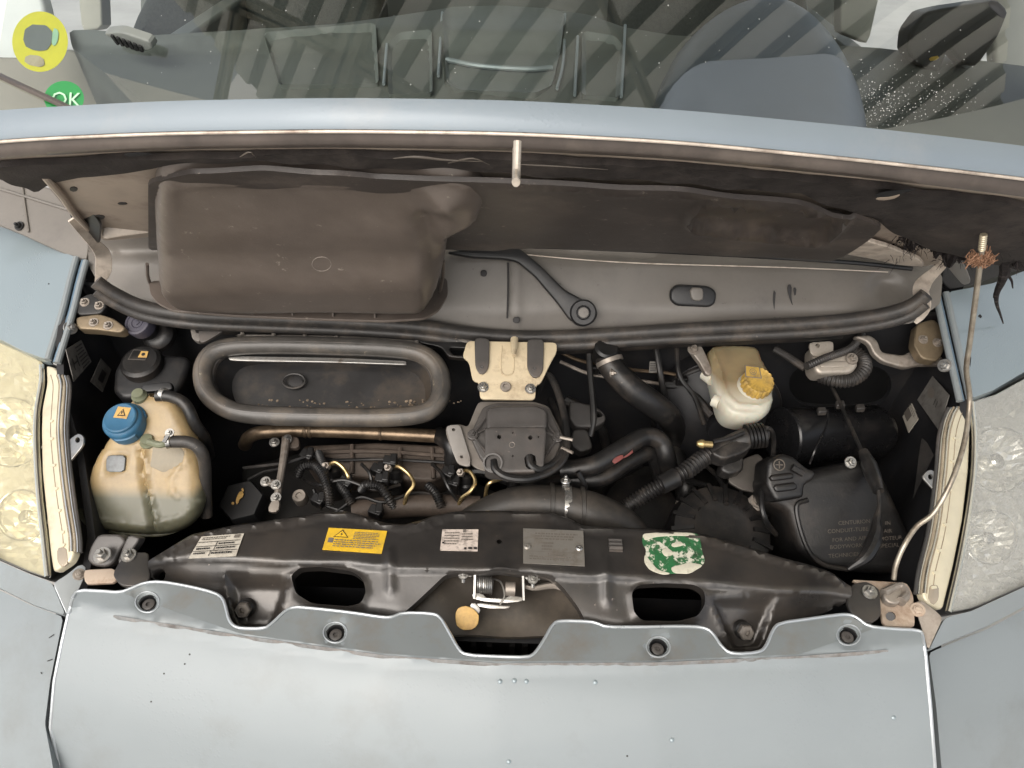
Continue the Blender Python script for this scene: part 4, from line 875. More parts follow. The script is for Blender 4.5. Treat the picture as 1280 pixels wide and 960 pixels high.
lab('worn_label', '553,662 598,662 597,689 550,688', topz.up(.0006), 'paper_worn', lines(.08, .5, .12, .8, 5, 'ink_soft', .4, 21)+lines(.55, .92, .2, .6, 3, 'ink_soft', .4, 22)+[('r', .58, .06, .66, .2, 'ink_soft'), ('r', .04, .66, .1, .74, 'ink'), ('r', .64, .9, .7, 1.0, 'ink'), ('r', .75, .88, .85, .98, 'ink'), ('r', .9, .88, .98, .98, 'ink')], carr)
vp = lab('type_plate', '654,661 729,664 731,708 654,704', topz.up(.001), 'alu_plate', lines(.2, .9, .10, .34, 3, 'ink_soft', .5, 31)+lines(.3, .5, .38, .66, 3, 'ink_soft', .5, 32)+[('r', .05, .68, .95, .69, 'ink_soft')]+lines(.4, .7, .70, .86, 2, 'ink_soft', .5, 33)+lines(.1, .85, .80, .94, 2, 'ink_soft', .45, 34), carr, .0012)
for c, m_ in (((659, 683), 'alu_plate'), ((724, 685), 'bright_steel')): make('rivet', (lathe(topz.up(.003).hit([c])[0], (0, 0, 1), [(.0055, -.002), (.0055, .0005), (.004, .0022), (.0018, .0022), (.0015, .0008), (.0002, .0008)], 18), m_), vp)
gsn = S('803,667 830,665 866,666 874,668 878,690 882,703 862,716 830,717 812,712 806,700 808,686 803,680')
gst = make('green_label', (slab(gsn, topz.up(.0012), .001, .0002, st=.004), 'green_sticker'), carr)
for q in ('803,667 830,665 866,666 871,670 840,669 818,671 806,676', '806,692 812,700 822,712 840,717 828,718 812,712 805,702', '838,709 862,703 880,706 862,717 842,716', '826,688 834,684 844,692 832,696', '838,680 850,676 856,681 842,684'):
    make('paper_patch', (slab(S(q), topz.up(.0022), .0012, .0003, st=.003), 'sticker_torn'), gst)
cl = cpt(769, 683); make('cable_clip', (join(box(cl+np.array([0, 0, .003]), (.010, 0, 0), (0, .012, 0), (0, 0, .0012)), *[tube([cl+np.array([-.010, d, .005]), cl+np.array([.010, d, .005])], .0028, 8, .004) for d in (-.006, .001, .008)]), 'grey_plastic'), carr)
# radiator cover seen through the latch opening, and the dark slot below it
rc = rowsurf([(S('400,706 850,710'), -.052), (S('400,796 850,800'), -.085), (S('400,804 850,808'), -.13), (S('400,840 850,840'), -.17)])
make('radiator_cover', (relief(S('498,772 530,736 556,712 700,714 726,736 752,790 700,796 560,794'), lambda p: rc(p)+np.array([0, 0, 1])[None]*(.003*np.sin(p[:, 0]*.06+1)*np.sin(p[:, 1]*.07))[:, None], 7, depth=.01, st=5), 'radiator_cover'), van, two=True)
sb = make('slot_backing', (box(onz([(622, 808)], -.16)[0], (.14, 0, 0), (0, .004, .002), (0, -.02, .05)), 'bay_wall'), van)
for x in (592, 612, 640, 656): make('slot_fin', (box(onz([(x, 808)], -.125)[0], (.004, 0, 0), (0, .008, 0), (0, 0, .012)), 'dusty_black'), sb)
lt = make('bonnet_latch', [(bar(onz([(594, 716)], -.022)[0], onz([(593, 748)], -.045)[0], .003, .02), 'steel'), (bar(onz([(653, 718)], -.022)[0], onz([(654, 750)], -.045)[0], .003, .02), 'steel'),
    (slab(S('568,714 594,713 595,718 590,721 570,719'), pl4((580, 716), -.020, 20), .003, .0006), 'bright_steel'), (slab(S('654,718 680,720 677,725 655,724'), pl4((666, 720), -.022, 20), .003, .0006), 'bright_steel')], van)
a, b = onz([(597, 724)], -.03)[0], onz([(616, 726)], -.03)[0]
coil = [a+(b-a)*t+np.array([0, math.cos(2*math.pi*8*t)*.012-.004, math.sin(2*math.pi*8*t)*.012-.006]) for t in np.linspace(0, 1, 130)]
make('spring', (tube(np.array(coil+[b+np.array([.012, -.004, .002]), b+np.array([.018, -.022, -.004]), b+np.array([.012, -.034, -.010])]), .0014, 6, .0025), 'steel'), lt)
make('roller', (lathe(onz([(638, 736)], -.034)[0], (1, 0, 0), [(.004, -.008), (.010, -.007), (.010, .007), (.004, .008)], 18), 'dull_alloy'), lt)
make('latch_plate', [(slab(S('590,740 604,742 606,747 632,748 634,744 654,746 653,752 632,754 604,752 590,748'), pl4((622, 747), -.042, 30), .004, .001), 'bright_steel'), (slab(S('596,753 630,757 640,757 636,761 612,761 596,758'), pl4((618, 757), -.047, 30), .003, .001), 'bright_steel')], lt)
for c in ((579, 718), (666, 724)): make('latch_screw', (join(bolt(onz([c], -.018)[0], (0, -.3, .9), .005), tube([onz([c], -.02)[0], onz([(c[0], c[1]+10)], -.03)[0]], .003, 8, .003)), 'steel'), lt)
lv = make('release_lever', (slab(S('586,754 594,753 601,760 600,768 590,764'), pl4((592, 760), -.050, 35), .003, .001), 'steel'), lt)
make('finger_tab', (slab(S('569,766 573,759 583,757 592,761 599,768 598,780 592,787 578,788 570,782'), pl4((584, 772), -.046, 38), .003, .0008), 'gold_tab'), lv)
make('latch_cable', (tube(onz(S('655,733 668,735 690,732 706,736'), -.036), [.003, .0045, .005, .004], 8, .004), 'dull_alloy'), lt)

# ---- windscreen with stickers, wiper, cabin
n1, n2 = 34, 10; V = [ws_pt(-1.2+2.4*i/n1, -.0+.95*j/n2) for j in range(n2+1) for i in range(n1+1)]
F = [(j*(n1+1)+i, j*(n1+1)+i+1, (j+1)*(n1+1)+i+1, (j+1)*(n1+1)+i) for j in range(n2) for i in range(n1)]
wsn = make('windscreen', ((np.array(V), F), 'windscreen_glass'), van, two=True)
def ws_hit(p):
    out = []
    for d in rays(p):
        t = 1.5
        for _ in range(30):
            P = CAM+d*t; g = P[2]-.265-(P[1]-.60-.16*(P[0]/.85)**2)*math.tan(WS_A); P2 = CAM+d*(t+1e-3); g2 = P2[2]-.265-(P2[1]-.60-.16*(P2[0]/.85)**2)*math.tan(WS_A); t -= g/((g2-g)/1e-3)
        out.append(CAM+d*t)
    return np.array(out)
def on_glass(q, m, back=.003): # thin film on the inside of the glass
    L = resample(chaikin(q, 1), 3); g = gridpts(L, 8); return cdt([L], g, lambda p: ws_hit(p)+rays(p)*back, .0006, (0, .6, -.4)), m
sk = make('round_sticker', [on_glass(circ((50, 52), 35, 28, 38), 'sticker_yellow', .006)], wsn, label='round yellow sticker inside the windscreen')
make('sticker_print_reflection', [on_glass(S('32,30 66,32 63,62 44,64 28,56'), 'dash_light', .003), on_glass(S('66,34 74,38 71,56 64,58'), 'sticker_white', .003), on_glass(S('32,68 54,70 56,85 30,80'), 'reservoir', .003)], sk)  # the grey square is a glass reflection painted onto the sticker
sk = make('round_sticker', [on_glass(circ((80, 123), 25, 24, 22), 'sticker_green', .006)], wsn, label='round green sticker low inside the windscreen')
tv, tf = textgeo('OK'); 
def txt_px(tv, c, s, ang): ca, sa = math.cos(ang), math.sin(ang); return np.stack([c[0]+s*(tv[:, 0]*ca+tv[:, 1]*sa), c[1]+s*(tv[:, 0]*sa-tv[:, 1]*ca)], 1)
make('sticker_text', ((ws_hit(txt_px(tv, (82, 133), 26, R(3))), tf), 'sticker_white'), sk, smooth=False)
wa, wb = ws_hit([(-60, 68)])[0], ws_hit([(120, 152)])[0]
wip = make('windscreen_wiper', (bar(wa+np.array([0, -.02, .015]), wb+np.array([0, -.02, .015]), .012, .010), 'bonnet_hem'), van, bev=.002)
make('blade_rubber', (bar(wa+np.array([0, -.008, .006]), wb+np.array([0, -.008, .006]), .004, .012), 'black_plastic'), wip)
dr = []
for k in range(800):
    c = (random.gauss(1090, 70), random.gauss(128, 22)) if k % 9 else (random.uniform(100, 1250), random.uniform(0, 140))
    if c[1] > 185 or c[1] < 0: continue
    o = ws_hit([c])[0]; r = random.uniform(.0005, .0014)*(1.3 if random.random() < .1 else 1); dr.append(lathe(o, WSP.n, [(r, 0), (r*.8, r*.5), (r*.2, r*.75)], 6))
make('rain_drops', (join(*dr), 'drop'), wsn, kind='stuff')
# dashboard
dash_rows = [(S('-200,-40 85,36 190,40 320,34 1100,40 1500,40'), .450), (S('-200,60 1500,70'), .415), (S('-200,190 1500,200'), .35)]
dsf = rowsurf(dash_rows)
TRAY = S('553,22 560,14 625,12 690,16 706,22 700,70 690,112 670,122 575,118 558,108')
def dashfn(p):
    P = dsf(p); h = -.010*inside(p, TRAY)*sst(0, 6, dpoly(p, TRAY))+.006*np.exp(-(dpoly(p, TRAY)/2.5)**2)
    h += -.012*np.exp(-(dseg(p, S('722,40 722,130'))/3)**2)*.6-.010*np.exp(-(dseg(p, S('545,20 545,130'))/2.5)**2)*.6+.010*np.exp(-(dseg(p, S('190,62 330,40 420,42'))/3)**2)
    P[:, 2] += h; return P
dsh = make('dashboard', (relief(S('90,60 86,38 110,37 150,40 190,44 330,36 420,30 480,22 560,10 690,12 735,18 780,34 840,44 1100,60 1340,90 1400,230 250,212 172,122'), dashfn, 8, depth=.3, dvec=(0, .2, -1), st=6), 'dash'), van, two=True, sharp=60)
for q in (TRAY, S('484,60 500,46 540,42 541,122 486,124'), S('728,44 768,50 778,62 774,128 726,124'), S('330,46 470,34 474,110 350,112')):
    P0 = q.mean(0); make('console_panel', (relief(q, lambda p, q=q: dsf(p)+np.array([0, 0, 1])[None]*(.010-.012*sst(0, 5, dpoly(p, q)))[:, None], 5, depth=.02, dvec=(0, .2, -1), st=4), 'dash_light'), dsh, two=True)
make('tray_lip', (tube(dsf(S('558,78 600,86 660,90 690,88'))+np.array([0, 0, .006]), .006, 8, .01), 'trim_bright'), dsh)
for q in ('553,20 548,100', '706,22 704,80 696,116', '722,50 718,124', '781,36 776,126', '484,60 480,110'): make('trim_line', (tube(dsf(S(q))+np.array([0, 0, .008]), .0035, 8, .01), 'trim_bright'), dsh)
make('air_vent', (slab(S('128,42 150,40 186,52 192,62 172,66 150,56'), pl3((128, 42, .47), (190, 60, .455), (150, 60, .44)), .02, .004), 'dash_light'), dsh)
vpn = pl3((128, 42, .47), (190, 60, .455), (150, 60, .44)).up(.002)
for k in range(6): q = np.array([(140+7*k, 44+2.6*k), (148+6*k, 55+1.8*k)]); make('vent_fin', (bar(vpn.hit(q)[0], vpn.hit(q)[1], .006, .006), 'black_plastic'), dsh)
bin_ = S('812,190 826,60 866,10 916,-20 980,-22 1034,0 1068,34 1090,72 1104,112 1106,156 1096,200')
bpl = pl3((800, 150, .44), (1080, 150, .44), (940, 20, .52)); make('instrument_hood', (pillow(bin_, bpl, .10, .10, .018, None, p=2.0), 'binnacle'), dsh, two=True, sharp=80)
# mirrors, pillars, seats, cabin
mp_ = Plane(ony([(1190, 60)], 1.15)[0], (-.15, -1, .15)); mo = make('door_mirror', (slab(S('1134,66 1137,40 1155,16 1180,10 1248,0 1262,14 1250,44 1222,84 1205,82 1186,60 1176,92 1150,84'), mp_, .09, .012, st=.012), 'mirror_shell'), van)
make('mirror_arm', (slab(S('1122,150 1128,98 1142,84 1176,92 1210,84 1226,96 1240,150 1262,190 1110,190'), mp_.up(-.03), .10, .02, st=.012), 'mirror_shell'), mo)
make('mirror_tag', (slab(S('1161,72 1174,69 1174,74 1162,77'), mp_.up(.002), .003, .0005), 'yellow_print'), mo)
ppl = Plane((0, 1.45, .5), (0, -1, .2))
make('pillar_trim', (slab(S('1246,-60 1242,50 1246,110 1256,190 1420,190 1420,-60'), ppl, .04, .012, st=.02), 'pillar'), van)
make('pillar_trim', (slab(S('-170,-60 36,-60 58,20 52,90 24,150 -170,170'), ppl, .04, .012, st=.02), 'white_pillar'), van)
make('reflection_panel', (slab(S('-190,66 40,72 88,60 130,88 190,135 270,215 -190,215'), Plane((0, 1.25, .4), (0, -1, .4)), .04, .01, st=.02), 'reflection_panel'), van)  # beige panel added to imitate a wall reflected in the glass
make('door_pillar', (slab(S('92,-60 124,-60 128,36 102,40'), Plane((0, 1.5, .5), (0, -1, .2)), .05, .006, st=.02), 'pillar'), van)
make('door_pillar', (slab(S('1052,-60 1112,-60 1086,55 1050,40'), Plane((0, 1.55, .5), (0, -1, .2)), .05, .006, st=.02), 'pillar'), van)
cb = Plane((0, 2.5, .5), (0, -1, .1))
make('cabin_bulkhead', (slab(S('175,-200 1050,-200 1050,90 175,70'), cb, .05, .01, st=.05), 'dash'), van)
for q, nm in (('150,60 165,20 190,-30 230,-120 430,-140 470,-40 480,70', 's'), ('760,80 770,-40 800,-140 980,-140 1010,-30 1020,60', 's')):
    make('seat_back', (slab(S(q), Plane((0, 1.95, .5), (0, -1, .25)), .16, .05, st=.03), 'seat_cloth'), van)
make('van_roof', (join(box((0, 2.3, 1.32), (.9, 0, 0), (0, 1.05, 0), (0, 0, .02))), 'paint'), van)
make('cab_floor', (quad([(-.9, .9, -.35), (.9, .9, -.35), (.9, 3.3, -.35), (-.9, 3.3, -.35)]), 'dash'), van)
for s in (-1, 1): make('door_panel', (box((s*.93, 1.9, .0), (.03, 0, 0), (0, .85, 0), (0, 0, .36)), 'dash'), van, bev=.01)
# ================================================================== things standing in the engine bay
def T(s):
    a = S(s); return onz(a[:, :2], a[:, 2])
def pm(px, z=0.0): return px*1.2/940     # image px -> metres at bay distance
# ---- coolant expansion tank
tkp = pl3((190, 500, .095), (108, 640, -.030), (240, 645, -.030))
tank = thing('coolant_tank', onz([(175, 660)], -.12)[0], 'amber plastic coolant tank with blue cap beside the yellowed headlight', 'coolant tank')
tpoly = S('101,650 100,625 106,592 117,566 134,542 150,512 160,496 176,488 200,490 218,497 230,520 240,545 248,575 251,605 249,632 240,650 222,663 198,670 160,669 124,665 108,660')
def tkf(q, px):
    h = -.007*np.exp(-(dseg(px, S('176,560 178,600 188,640 192,664'))/3)**2)*1.2+.005*np.exp(-(dseg(px, S('181,560 183,600 193,640 197,664'))/3)**2)
    h += .0035*np.exp(-(dseg(px, S('178,553 225,553 233,562 232,578 222,586'))/2.2)**2)+.003*np.exp(-(dseg(px, S('222,586 214,600 216,616 226,622'))/2)**2)
    h += -.004*inside(px, S('131,567 159,567 157,592 130,592'))+.002*np.exp(-(dpoly(px, S('131,567 159,567 157,592 130,592'))/2)**2)
    h += .004*np.exp(-(dseg(px, S('101,640 130,652 180,658 230,645 248,625'))/2)**2)+.0012*np.sin(px[:, 0]*.08)*np.sin(px[:, 1]*.07)
    return h
make('tank_body', (pillow(tpoly, tkp, .06, .026, .0055, tkf, p=2.6, taper=.75), 'tank_plastic'), tank, sharp=70, two=True)
make('tank_seam', (tube(tkp.up(-.026).hit(S('101,636 106,652 130,662 165,667 200,668 226,660 244,644 251,622')), .0035, 8, .008), 'tank_plastic'), tank)
make('tank_patch', (slab(S('180,557 222,557 231,564 229,578 221,586 212,586 206,592 181,580'), tkp.up(.0005), .003, .001), 'tank_patch'), tank)
make('level_window', (slab(S('133,569 157,569 155,590 132,590'), tkp.up(.0015), .004, .001), 'window_print'), tank)
cp = tkp.up(.004).hit([(157, 529)])[0]; cax = np.array([-.03, -.38, .92])
capb = make('tank_cap', (lathe(cp-cax/np.linalg.norm(cax)*.012, cax, [(.030, -.01), (.032, .0), (.032, .022), (.030, .026), (.027, .028), (.026, .032), (.024, .0335), (.018, .0325), (.001, .0325)], 48, ratio=lambda k: 1.0), 'cap_blue'), tank)
cn = cax/np.linalg.norm(cax); ctop = cp+cn*.0215
for a0 in (-2.2, -1.57, -.94): pass
make('cap_grip', (join(*[lathe(cp-cn*.012, cax, [(.0322, .004), (.0345, .005), (.0345, .017), (.0322, .018)], 48, ratio=(lambda k, a=a: 1.0 if (k-a) % 48 < 8 else .9)) for a in (3, 19, 35)]), 'cap_blue'), capb)
tpz = Plane(ctop-cn*.0008, cn); sq = tpz.hit([(153, 516)])[0]; e1, e2 = tpz.e1, tpz.e2
def patch(c, pts, n, m, par, name, lift=.0006):
    P = np.array([c+e1*x+e2*y+n*lift for x, y in pts]); return make(name, ((P, [tuple(range(len(P)))]), m), par, smooth=False)
patch(sq, [(-.012, -.009), (.010, -.011), (.012, .009), (-.010, .011)], cn, 'gold_tab', capb, 'cap_symbol')
patch(sq, [(-.007, -.006), (.007, -.006), (0, .007)], cn, 'ink', capb, 'cap_symbol', .0010)
patch(sq, [(-.0045, -.0045), (.0045, -.0045), (0, .0045)], cn, 'gold_tab', capb, 'cap_symbol', .0014)
patch(sq, [(-.0008, -.003), (.0008, -.003), (.0011, .002), (-.0011, .002)], cn, 'ink', capb, 'cap_symbol', .0018)
for c, r in (((175, 496), .010), ((186, 553), .0105)):
    o = tkp.up(-.004).hit([c])[0]; make('spigot', (lathe(o, (0, -.3, .95), [(r*1.25, -.01), (r*1.25, .004), (r, .007), (r*.9, .012), (r*.2, .013)], 20), 'spigot'), tank)
make('spigot', (tube(T('186,552,.075 200,556,.075 212,552,.075'), .0055, 10, .004), 'spigot'), tank)
make('mounting_foot', (join(slab(S('112,684 122,668 150,668 158,676 148,690 142,704 132,710 116,708 108,700'), zpl(-.006, 40, (130, 690)), .02, .004), slab(S('160,668 152,686 146,704 150,706 164,690 176,672'), zpl(-.004, 40, (160, 688)), .02, .003)), 'grey_plastic'), tank)
make('foot_bolt', (bolt(onz([(128, 694)], .004)[0], (0, -.3, 1), .008), 'steel'), tank)
h1 = thing('coolant_hose', T('203,496,.10')[0], 'short black hose bending down from the top of the coolant tank', 'hose')
make('hose_body', (tube(T('196,495,.098 214,496,.098 232,506,.09 244,530,.06 256,548,.02 262,570,-.08'), .0095, 14, .005), 'hose'), h1)
make('hose_clamp', (tube(T('202,493,.099 207,494,.099'), .0115, 14, .002), 'bright_steel'), h1)
h1 = thing('coolant_hose', T('215,552,.075')[0], 'grey hose running down the right flank of the coolant tank', 'hose')
make('hose_body', (tube(T('214,552,.075 236,553,.072 250,562,.06 256,580,.03 257,610,-.02 258,645,-.07'), .0098, 14, .005), 'rubber'), h1)
make('hose_clamp', (join(tube(T('207,553,.076 212,552,.076'), .0105, 14, .002), bolt(T('212,541,.09')[0], (.1, -.5, .8), .0045), bar(T('205,553,.083')[0], T('212,541,.09')[0], .006, .003)), 'steel'), h1)
# ---- power steering reservoir behind the tank, washer filler
ps = thing('fluid_reservoir', T('185,480,-.02')[0], 'squat black reservoir with broad cap behind the coolant tank', 'reservoir')
make('reservoir_body', (join(slab(S('142,462 150,448 205,442 232,444 238,452 226,482 216,494 150,498 140,488'), zpl(.045, 22, (190, 470)), .09, .010), slab(S('176,480 214,477 216,487 178,490'), zpl(.062, 30, (196, 484)), .01, .002)), 'black_plastic'), ps)
o = T('176,452,.065')[0]; oax = np.array([0, -.32, .95])
cpv = make('reservoir_cap', (lathe(o, oax, [(.036, -.022), (.037, -.004), (.0355, .001), (.031, .004), (.0295, .0055), (.001, .0055)], 40), 'dusty_black'), ps)
pc = Plane(o+oax/np.linalg.norm(oax)*.0062, oax); e1, e2 = pc.e1, pc.e2; on_ = pc.n; c0 = pc.hit([(173, 444)])[0]; c1 = pc.hit([(180, 444)])[0]
patch(c0, [(-.016, -.011), (.016, -.011), (.013, .012), (-.013, .012)], on_, 'grey_plastic', cpv, 'cap_symbol', .0004)
patch(c0, [(-.014, -.009), (.0145, -.009), (.0115, .010), (-.0115, .010)], on_, 'dusty_black', cpv, 'cap_symbol', .0008)
patch(c1, [(-.009, -.006), (.007, -.006), (.006, .008), (-.007, .008)], on_, 'gold_tab', cpv, 'cap_symbol', .0012)
ringp = [(math.cos(t)*.0035-.001, math.sin(t)*.0035+.001) for t in np.linspace(0, 6.28, 12)[:-1]]; patch(c1, ringp, on_, 'ink', cpv, 'cap_symbol', .0016)
wf = thing('washer_filler', T('180,412,.05')[0], 'dark round screen-wash filler cap on a slanting neck', 'filler cap')
o = T('174,405,.125')[0]; wax = np.array([-.12, -.55, .8])
make('filler_cap', (join(lathe(o, wax, [(.0235, -.014), (.024, .004), (.0225, .0075), (.019, .0082), (.018, .0068), (.011, .0066), (.010, .0078), (.009, .0066), (.001, .0066)], 36), lathe(o, wax, [(.005, .007), (.005, .008), (.001, .0082)], 4)), 'cap_purple'), wf)
make('filler_neck', (join(lathe(o-wax*.012, wax, [(.019, -.03), (.019, .002)], 28), lathe(o-wax*.03+np.array([.012, .0, -.006]), wax, [(.029, -.02), (.030, -.006), (.026, .0), (.019, .004)], 28)), 'dusty_black'), wf)
# ---- oval intake mouth
itk = thing('air_intake', T('400,500,-.05')[0], 'long oval air intake mouth with thick grey rubber rim', 'air intake')
ivp = Plane(T('400,438,.105')[0], np.cross((1, 0, 0), T('400,525,.040')[0]-T('400,438,.105')[0]))
ctr = S('253,476 254,456 264,441 284,433 340,431 420,433 480,435 520,439 540,449 551,466 553,490 545,508 528,518 490,522 420,522 340,520 300,517 276,508 260,494')
ring = ivp.hit(chaikin(ctr, 2))
make('rim_seal', [(tube(ring, .0165, 16, .008, closed=True), 'ring_rubber'), (tube(ring*1.0+ivp.n*-.008+(ring.mean(0)-ring)*.05, .009, 10, .008, closed=True), 'rubber')], itk)
make('rim_bead', (tube(ring+ivp.n*.0135+(ring-ring.mean(0))*.012, .003, 8, .008, closed=True), 'ring_rubber'), itk)
inn = ivp.hit(chaikin(ctr, 2)); ic = inn.mean(0); V = np.vstack([ic+(inn-ic)*.95-ivp.n*.006, ic+(inn-ic)*.84-ivp.n*.055]); n_ = len(inn); F = [(i, (i+1) % n_, n_+(i+1) % n_, n_+i) for i in range(n_)]+[tuple(range(n_, 2*n_))]
make('duct_throat', ((V, F), 'throat'), itk, sharp=50)
fl = ivp.up(-.05)
make('bright_strip', (slab(S('284,446 300,445 420,447 508,451 509,456 420,453 300,451 286,450'), ivp.up(-.006), .004, .001), 'steel'), itk)
o = fl.hit([(368, 477)])[0]; e1, e2 = fl.e1, fl.e2
pt = make('drain_port', (tube(np.array([o+e1*.020*math.cos(t)+e2*.014*math.sin(t) for t in np.linspace(0, 6.283, 25)[:-1]])+fl.n*.003, .002, 8, .003, closed=True), 'rubber'), itk)
make('port_hole', (slab(circ((370, 478), 9, 16, 6), fl.up(.002), .002, .0003, sm=0), 'ink'), pt)
make('dust_bank', (relief(S('290,507 340,511 420,513 500,511 534,502 546,486 548,500 536,512 500,517 400,518 310,515'), lambda p: ivp.hit(p)-ivp.n[None]*(.020-.008*sst(0, 8, dpoly(p, S('290,507 340,511 420,513 500,511 534,502 546,486 548,500 536,512 500,517 400,518 310,515'))))[:, None], 4, depth=.01, st=3), 'dust_bank'), itk, two=True)
gp_ = []
for k in range(90):
    q = (random.gauss(530, 22) if k % 2 else random.uniform(290, 540), random.uniform(500, 512)); 
    o = ivp.up(-.030).hit([q])[0]; r = random.uniform(.001, .003); gp_.append(lathe(o, (random.gauss(0, .3), random.gauss(0, .3), 1), [(r, 0), (r*.8, r*.5), (r*.2, r*.7)], 6))
make('leaf_grit', (join(*gp_), 'grit'), itk, kind='stuff')
# ribbed rear panel over the intake
rpn = Plane(T('400,400,.125')[0], np.cross((1, 0, 0), T('400,432,.100')[0]-T('400,400,.125')[0]))
rr_ = thing('rear_panel', T('400,430,.05')[0], 'dusty ribbed metal panel between weather seal and oval intake', 'panel')
make('panel_sheet', (slab(S('214,393 250,392 330,396 430,402 520,410 590,420 594,436 560,434 500,428 420,424 300,420 285,412 262,408 250,428 240,424 236,402'), rpn, .012, .002), 'dull_panel'), rr_)
for x, y in ((302, 408), (341, 410), (380, 412), (420, 415), (470, 418), (520, 424)):
    q = np.array([(x, y-9), (x+2, y+12)]); make('panel_rib', (tube(rpn.hit(q)+rpn.n*.003, .004, 8, .004), 'dull_panel'), rr_)
make('panel_ledge', (tube(rpn.up(.004).hit(S('232,396 300,402 420,409 520,417 590,428')), .004, 8, .01), 'dull_panel'), rr_)
make('corner_bracket', (slab(S('209,396 240,394 262,400 286,409 262,424 250,430 248,412 240,404 214,403'), rpn.up(.008), .006, .0015), 'grey_plastic'), rr_)
make('corner_edge', (slab(S('213,401 232,401 240,405 222,406'), rpn.up(.010), .004, .001), 'paper'), rr_)
make('lug', (slab(S('520,420 560,424 592,426 592,436 560,434 566,444 584,444 584,448 560,446 552,434 524,428'), rpn.up(.006), .012, .002), 'dusty_black'), rr_)
# ---- cream bracket with grey tabs
cbp = Plane(T('635,435,.125')[0], np.cross((1, 0, 0), T('635,500,.075')[0]-T('635,435,.125')[0]))
cbk = thing('cream_bracket', T('635,500,.0')[0], 'cream painted metal bracket under the middle of the weather seal', 'bracket')
make('plate', (slab(S('584,426 696,428 696,440 689,452 676,479 670,481 669,500 600,499 599,478 591,476 586,452 578,446'), cbp, .005, .0012, holes=[circ((632, 484), 4, 12, 4)], st=.005), 'cream_metal'), cbk)
make('stamped_rib', (join(tube(cbp.hit(S('627,432 627,465 641,466 642,440')), .0016, 6, .003), tube(cbp.hit(S('596,446 602,470')), .001, 6, .003)), 'cream_metal'), cbk)
for q, c in (('593,422 612,423 611,458 606,467 599,467 594,458', (602, 459)), ('659,424 680,424 679,463 673,472 665,471 659,460', (668, 461))):
    tb = make('rubber_tab', (slab(S(q), cbp.up(.006), .005, .0015), 'grey_plastic'), cbk); make('tab_rivet', (lathe(cbp.up(.006).hit([c])[0], cbp.n, [(.0035, 0), (.0035, .0012), (.002, .0015), (.0005, .0008)], 12), 'grey_plastic'), tb)
for c in ((604, 484), (663, 486)): make('bracket_nut', (bolt(cbp.hit([c])[0], cbp.n, .0062), 'bright_steel'), cbk)
make('grommet', (lathe(cbp.hit([(632, 484)])[0], cbp.n, [(.009, 0), (.0095, .003), (.008, .005), (.005, .005), (.0045, .001), (.0005, .001)], 24), 'dull_alloy'), cbk)
make('locating_pin', (tube(T('643,424,.135 642,444,.130'), [.007, .006, .004], 10, .004), 'cream_metal'), cbk)
# ---- pressure sensor module below it
mdp = Plane(T('640,505,.085')[0], np.cross((1, 0, 0), T('640,595,.03')[0]-T('640,505,.085')[0]))
mod = thing('sensor_module', T('645,590,-.03')[0], 'dark grey plastic module with two looped hoses on a ribbed bracket', 'control module')
make('carrier_plate', (slab(S('598,502 668,502 686,508 702,540 706,570 700,585 690,592 600,588 588,580 584,570 570,574 562,556 557,540 558,532 576,530 585,534 592,516'), mdp.up(-.014), .004, .001, st=.005), 'bracket_mid'), mod)
make('side_arm', (slab(S('557,532 575,530 588,572 588,584 572,580 564,560'), mdp.up(-.006), .004, .001, holes=[circ((567, 537), 2.4, 10), circ((577, 571), 2.2, 10)]), 'side_arm'), mod)
make('flange', (slab(S('604,508 620,503 670,504 686,510 702,542 703,552 692,574 682,584 608,580 600,572 588,546 590,538'), mdp.up(-.004), .012, .003, st=.005), 'grey_plastic'), mod)
make('housing', (slab(S('608,510 622,506 672,506 684,512 684,536 608,538'), mdp.up(.014), .02, .006), 'grey_plastic'), mod)
face = mdp.up(.032)
cover = make('front_cover', (slab(S('606,536 612,533 682,533 683,540 680,582 672,588 660,590 654,584 652,572 656,566 664,564 672,568 674,580 671,586 668,590 634,591 612,590 606,586'), face, .035, .004, sm=0, holes=[circ((624, 546), 3.0, 12), circ((663, 547), 3.0, 12), circ((641, 570), 1.3, 8), circ((641, 541), 1.2, 8), circ((673, 546), 1.2, 8)], st=.004), 'grey_plastic'), mod)
make('moulded_disc', (tube(face.hit(circ((640, 556), 3.4, 16)), .0005, 6, .002, closed=True), 'dull_alloy'), cover)
make('hose_port', (lathe(face.hit([(616, 578)])[0]-face.n*.004, face.n+np.array([0, 0, -.4]), [(.0155, -.02), (.0155, .008), (.013, .008), (.012, -.01), (.001, -.01)], 28), 'grey_plastic'), mod)
for c in ((591, 544), (697, 547)):
    o = mdp.up(-.002).hit([c])[0]; make('module_bolt', (join(lathe(o, mdp.n, [(.009, -.004), (.009, .004), (.007, .005)], 20), bolt(o+mdp.n*.005, mdp.n, .005)), 'grey_plastic'), mod)
    s = 1 if c[0] < 640 else -1
    for d in ((16*s, -22), (20*s, -10), (16*s, 20), (20*s, 30)): make('stiffener', (tube(mdp.up(.001).hit(np.array([c, (c[0]+d[0], c[1]+d[1])], float)), .0018, 6, .003), 'grey_plastic'), mod)
lp = thing('vacuum_hoses', T('660,590,.0')[0], 'pair of slim black hoses looping from the grey module', 'hose')
make('hose_body', (tube(T('617,576,.062 620,588,.058 636,597,.052 662,598,.050 690,588,.050 706,570,.055 708,540,.06 702,505,.075 690,474,.09 680,470,.085 673,490,.05'), .0062, 10, .004), 'hose'), lp)
make('hose_body', (tube(T('661,570,.066 664,582,.060 676,586,.055 694,578,.052 704,562,.055 700,530,.04 688,500,.03'), .0062, 10, .004), 'hose'), lp)
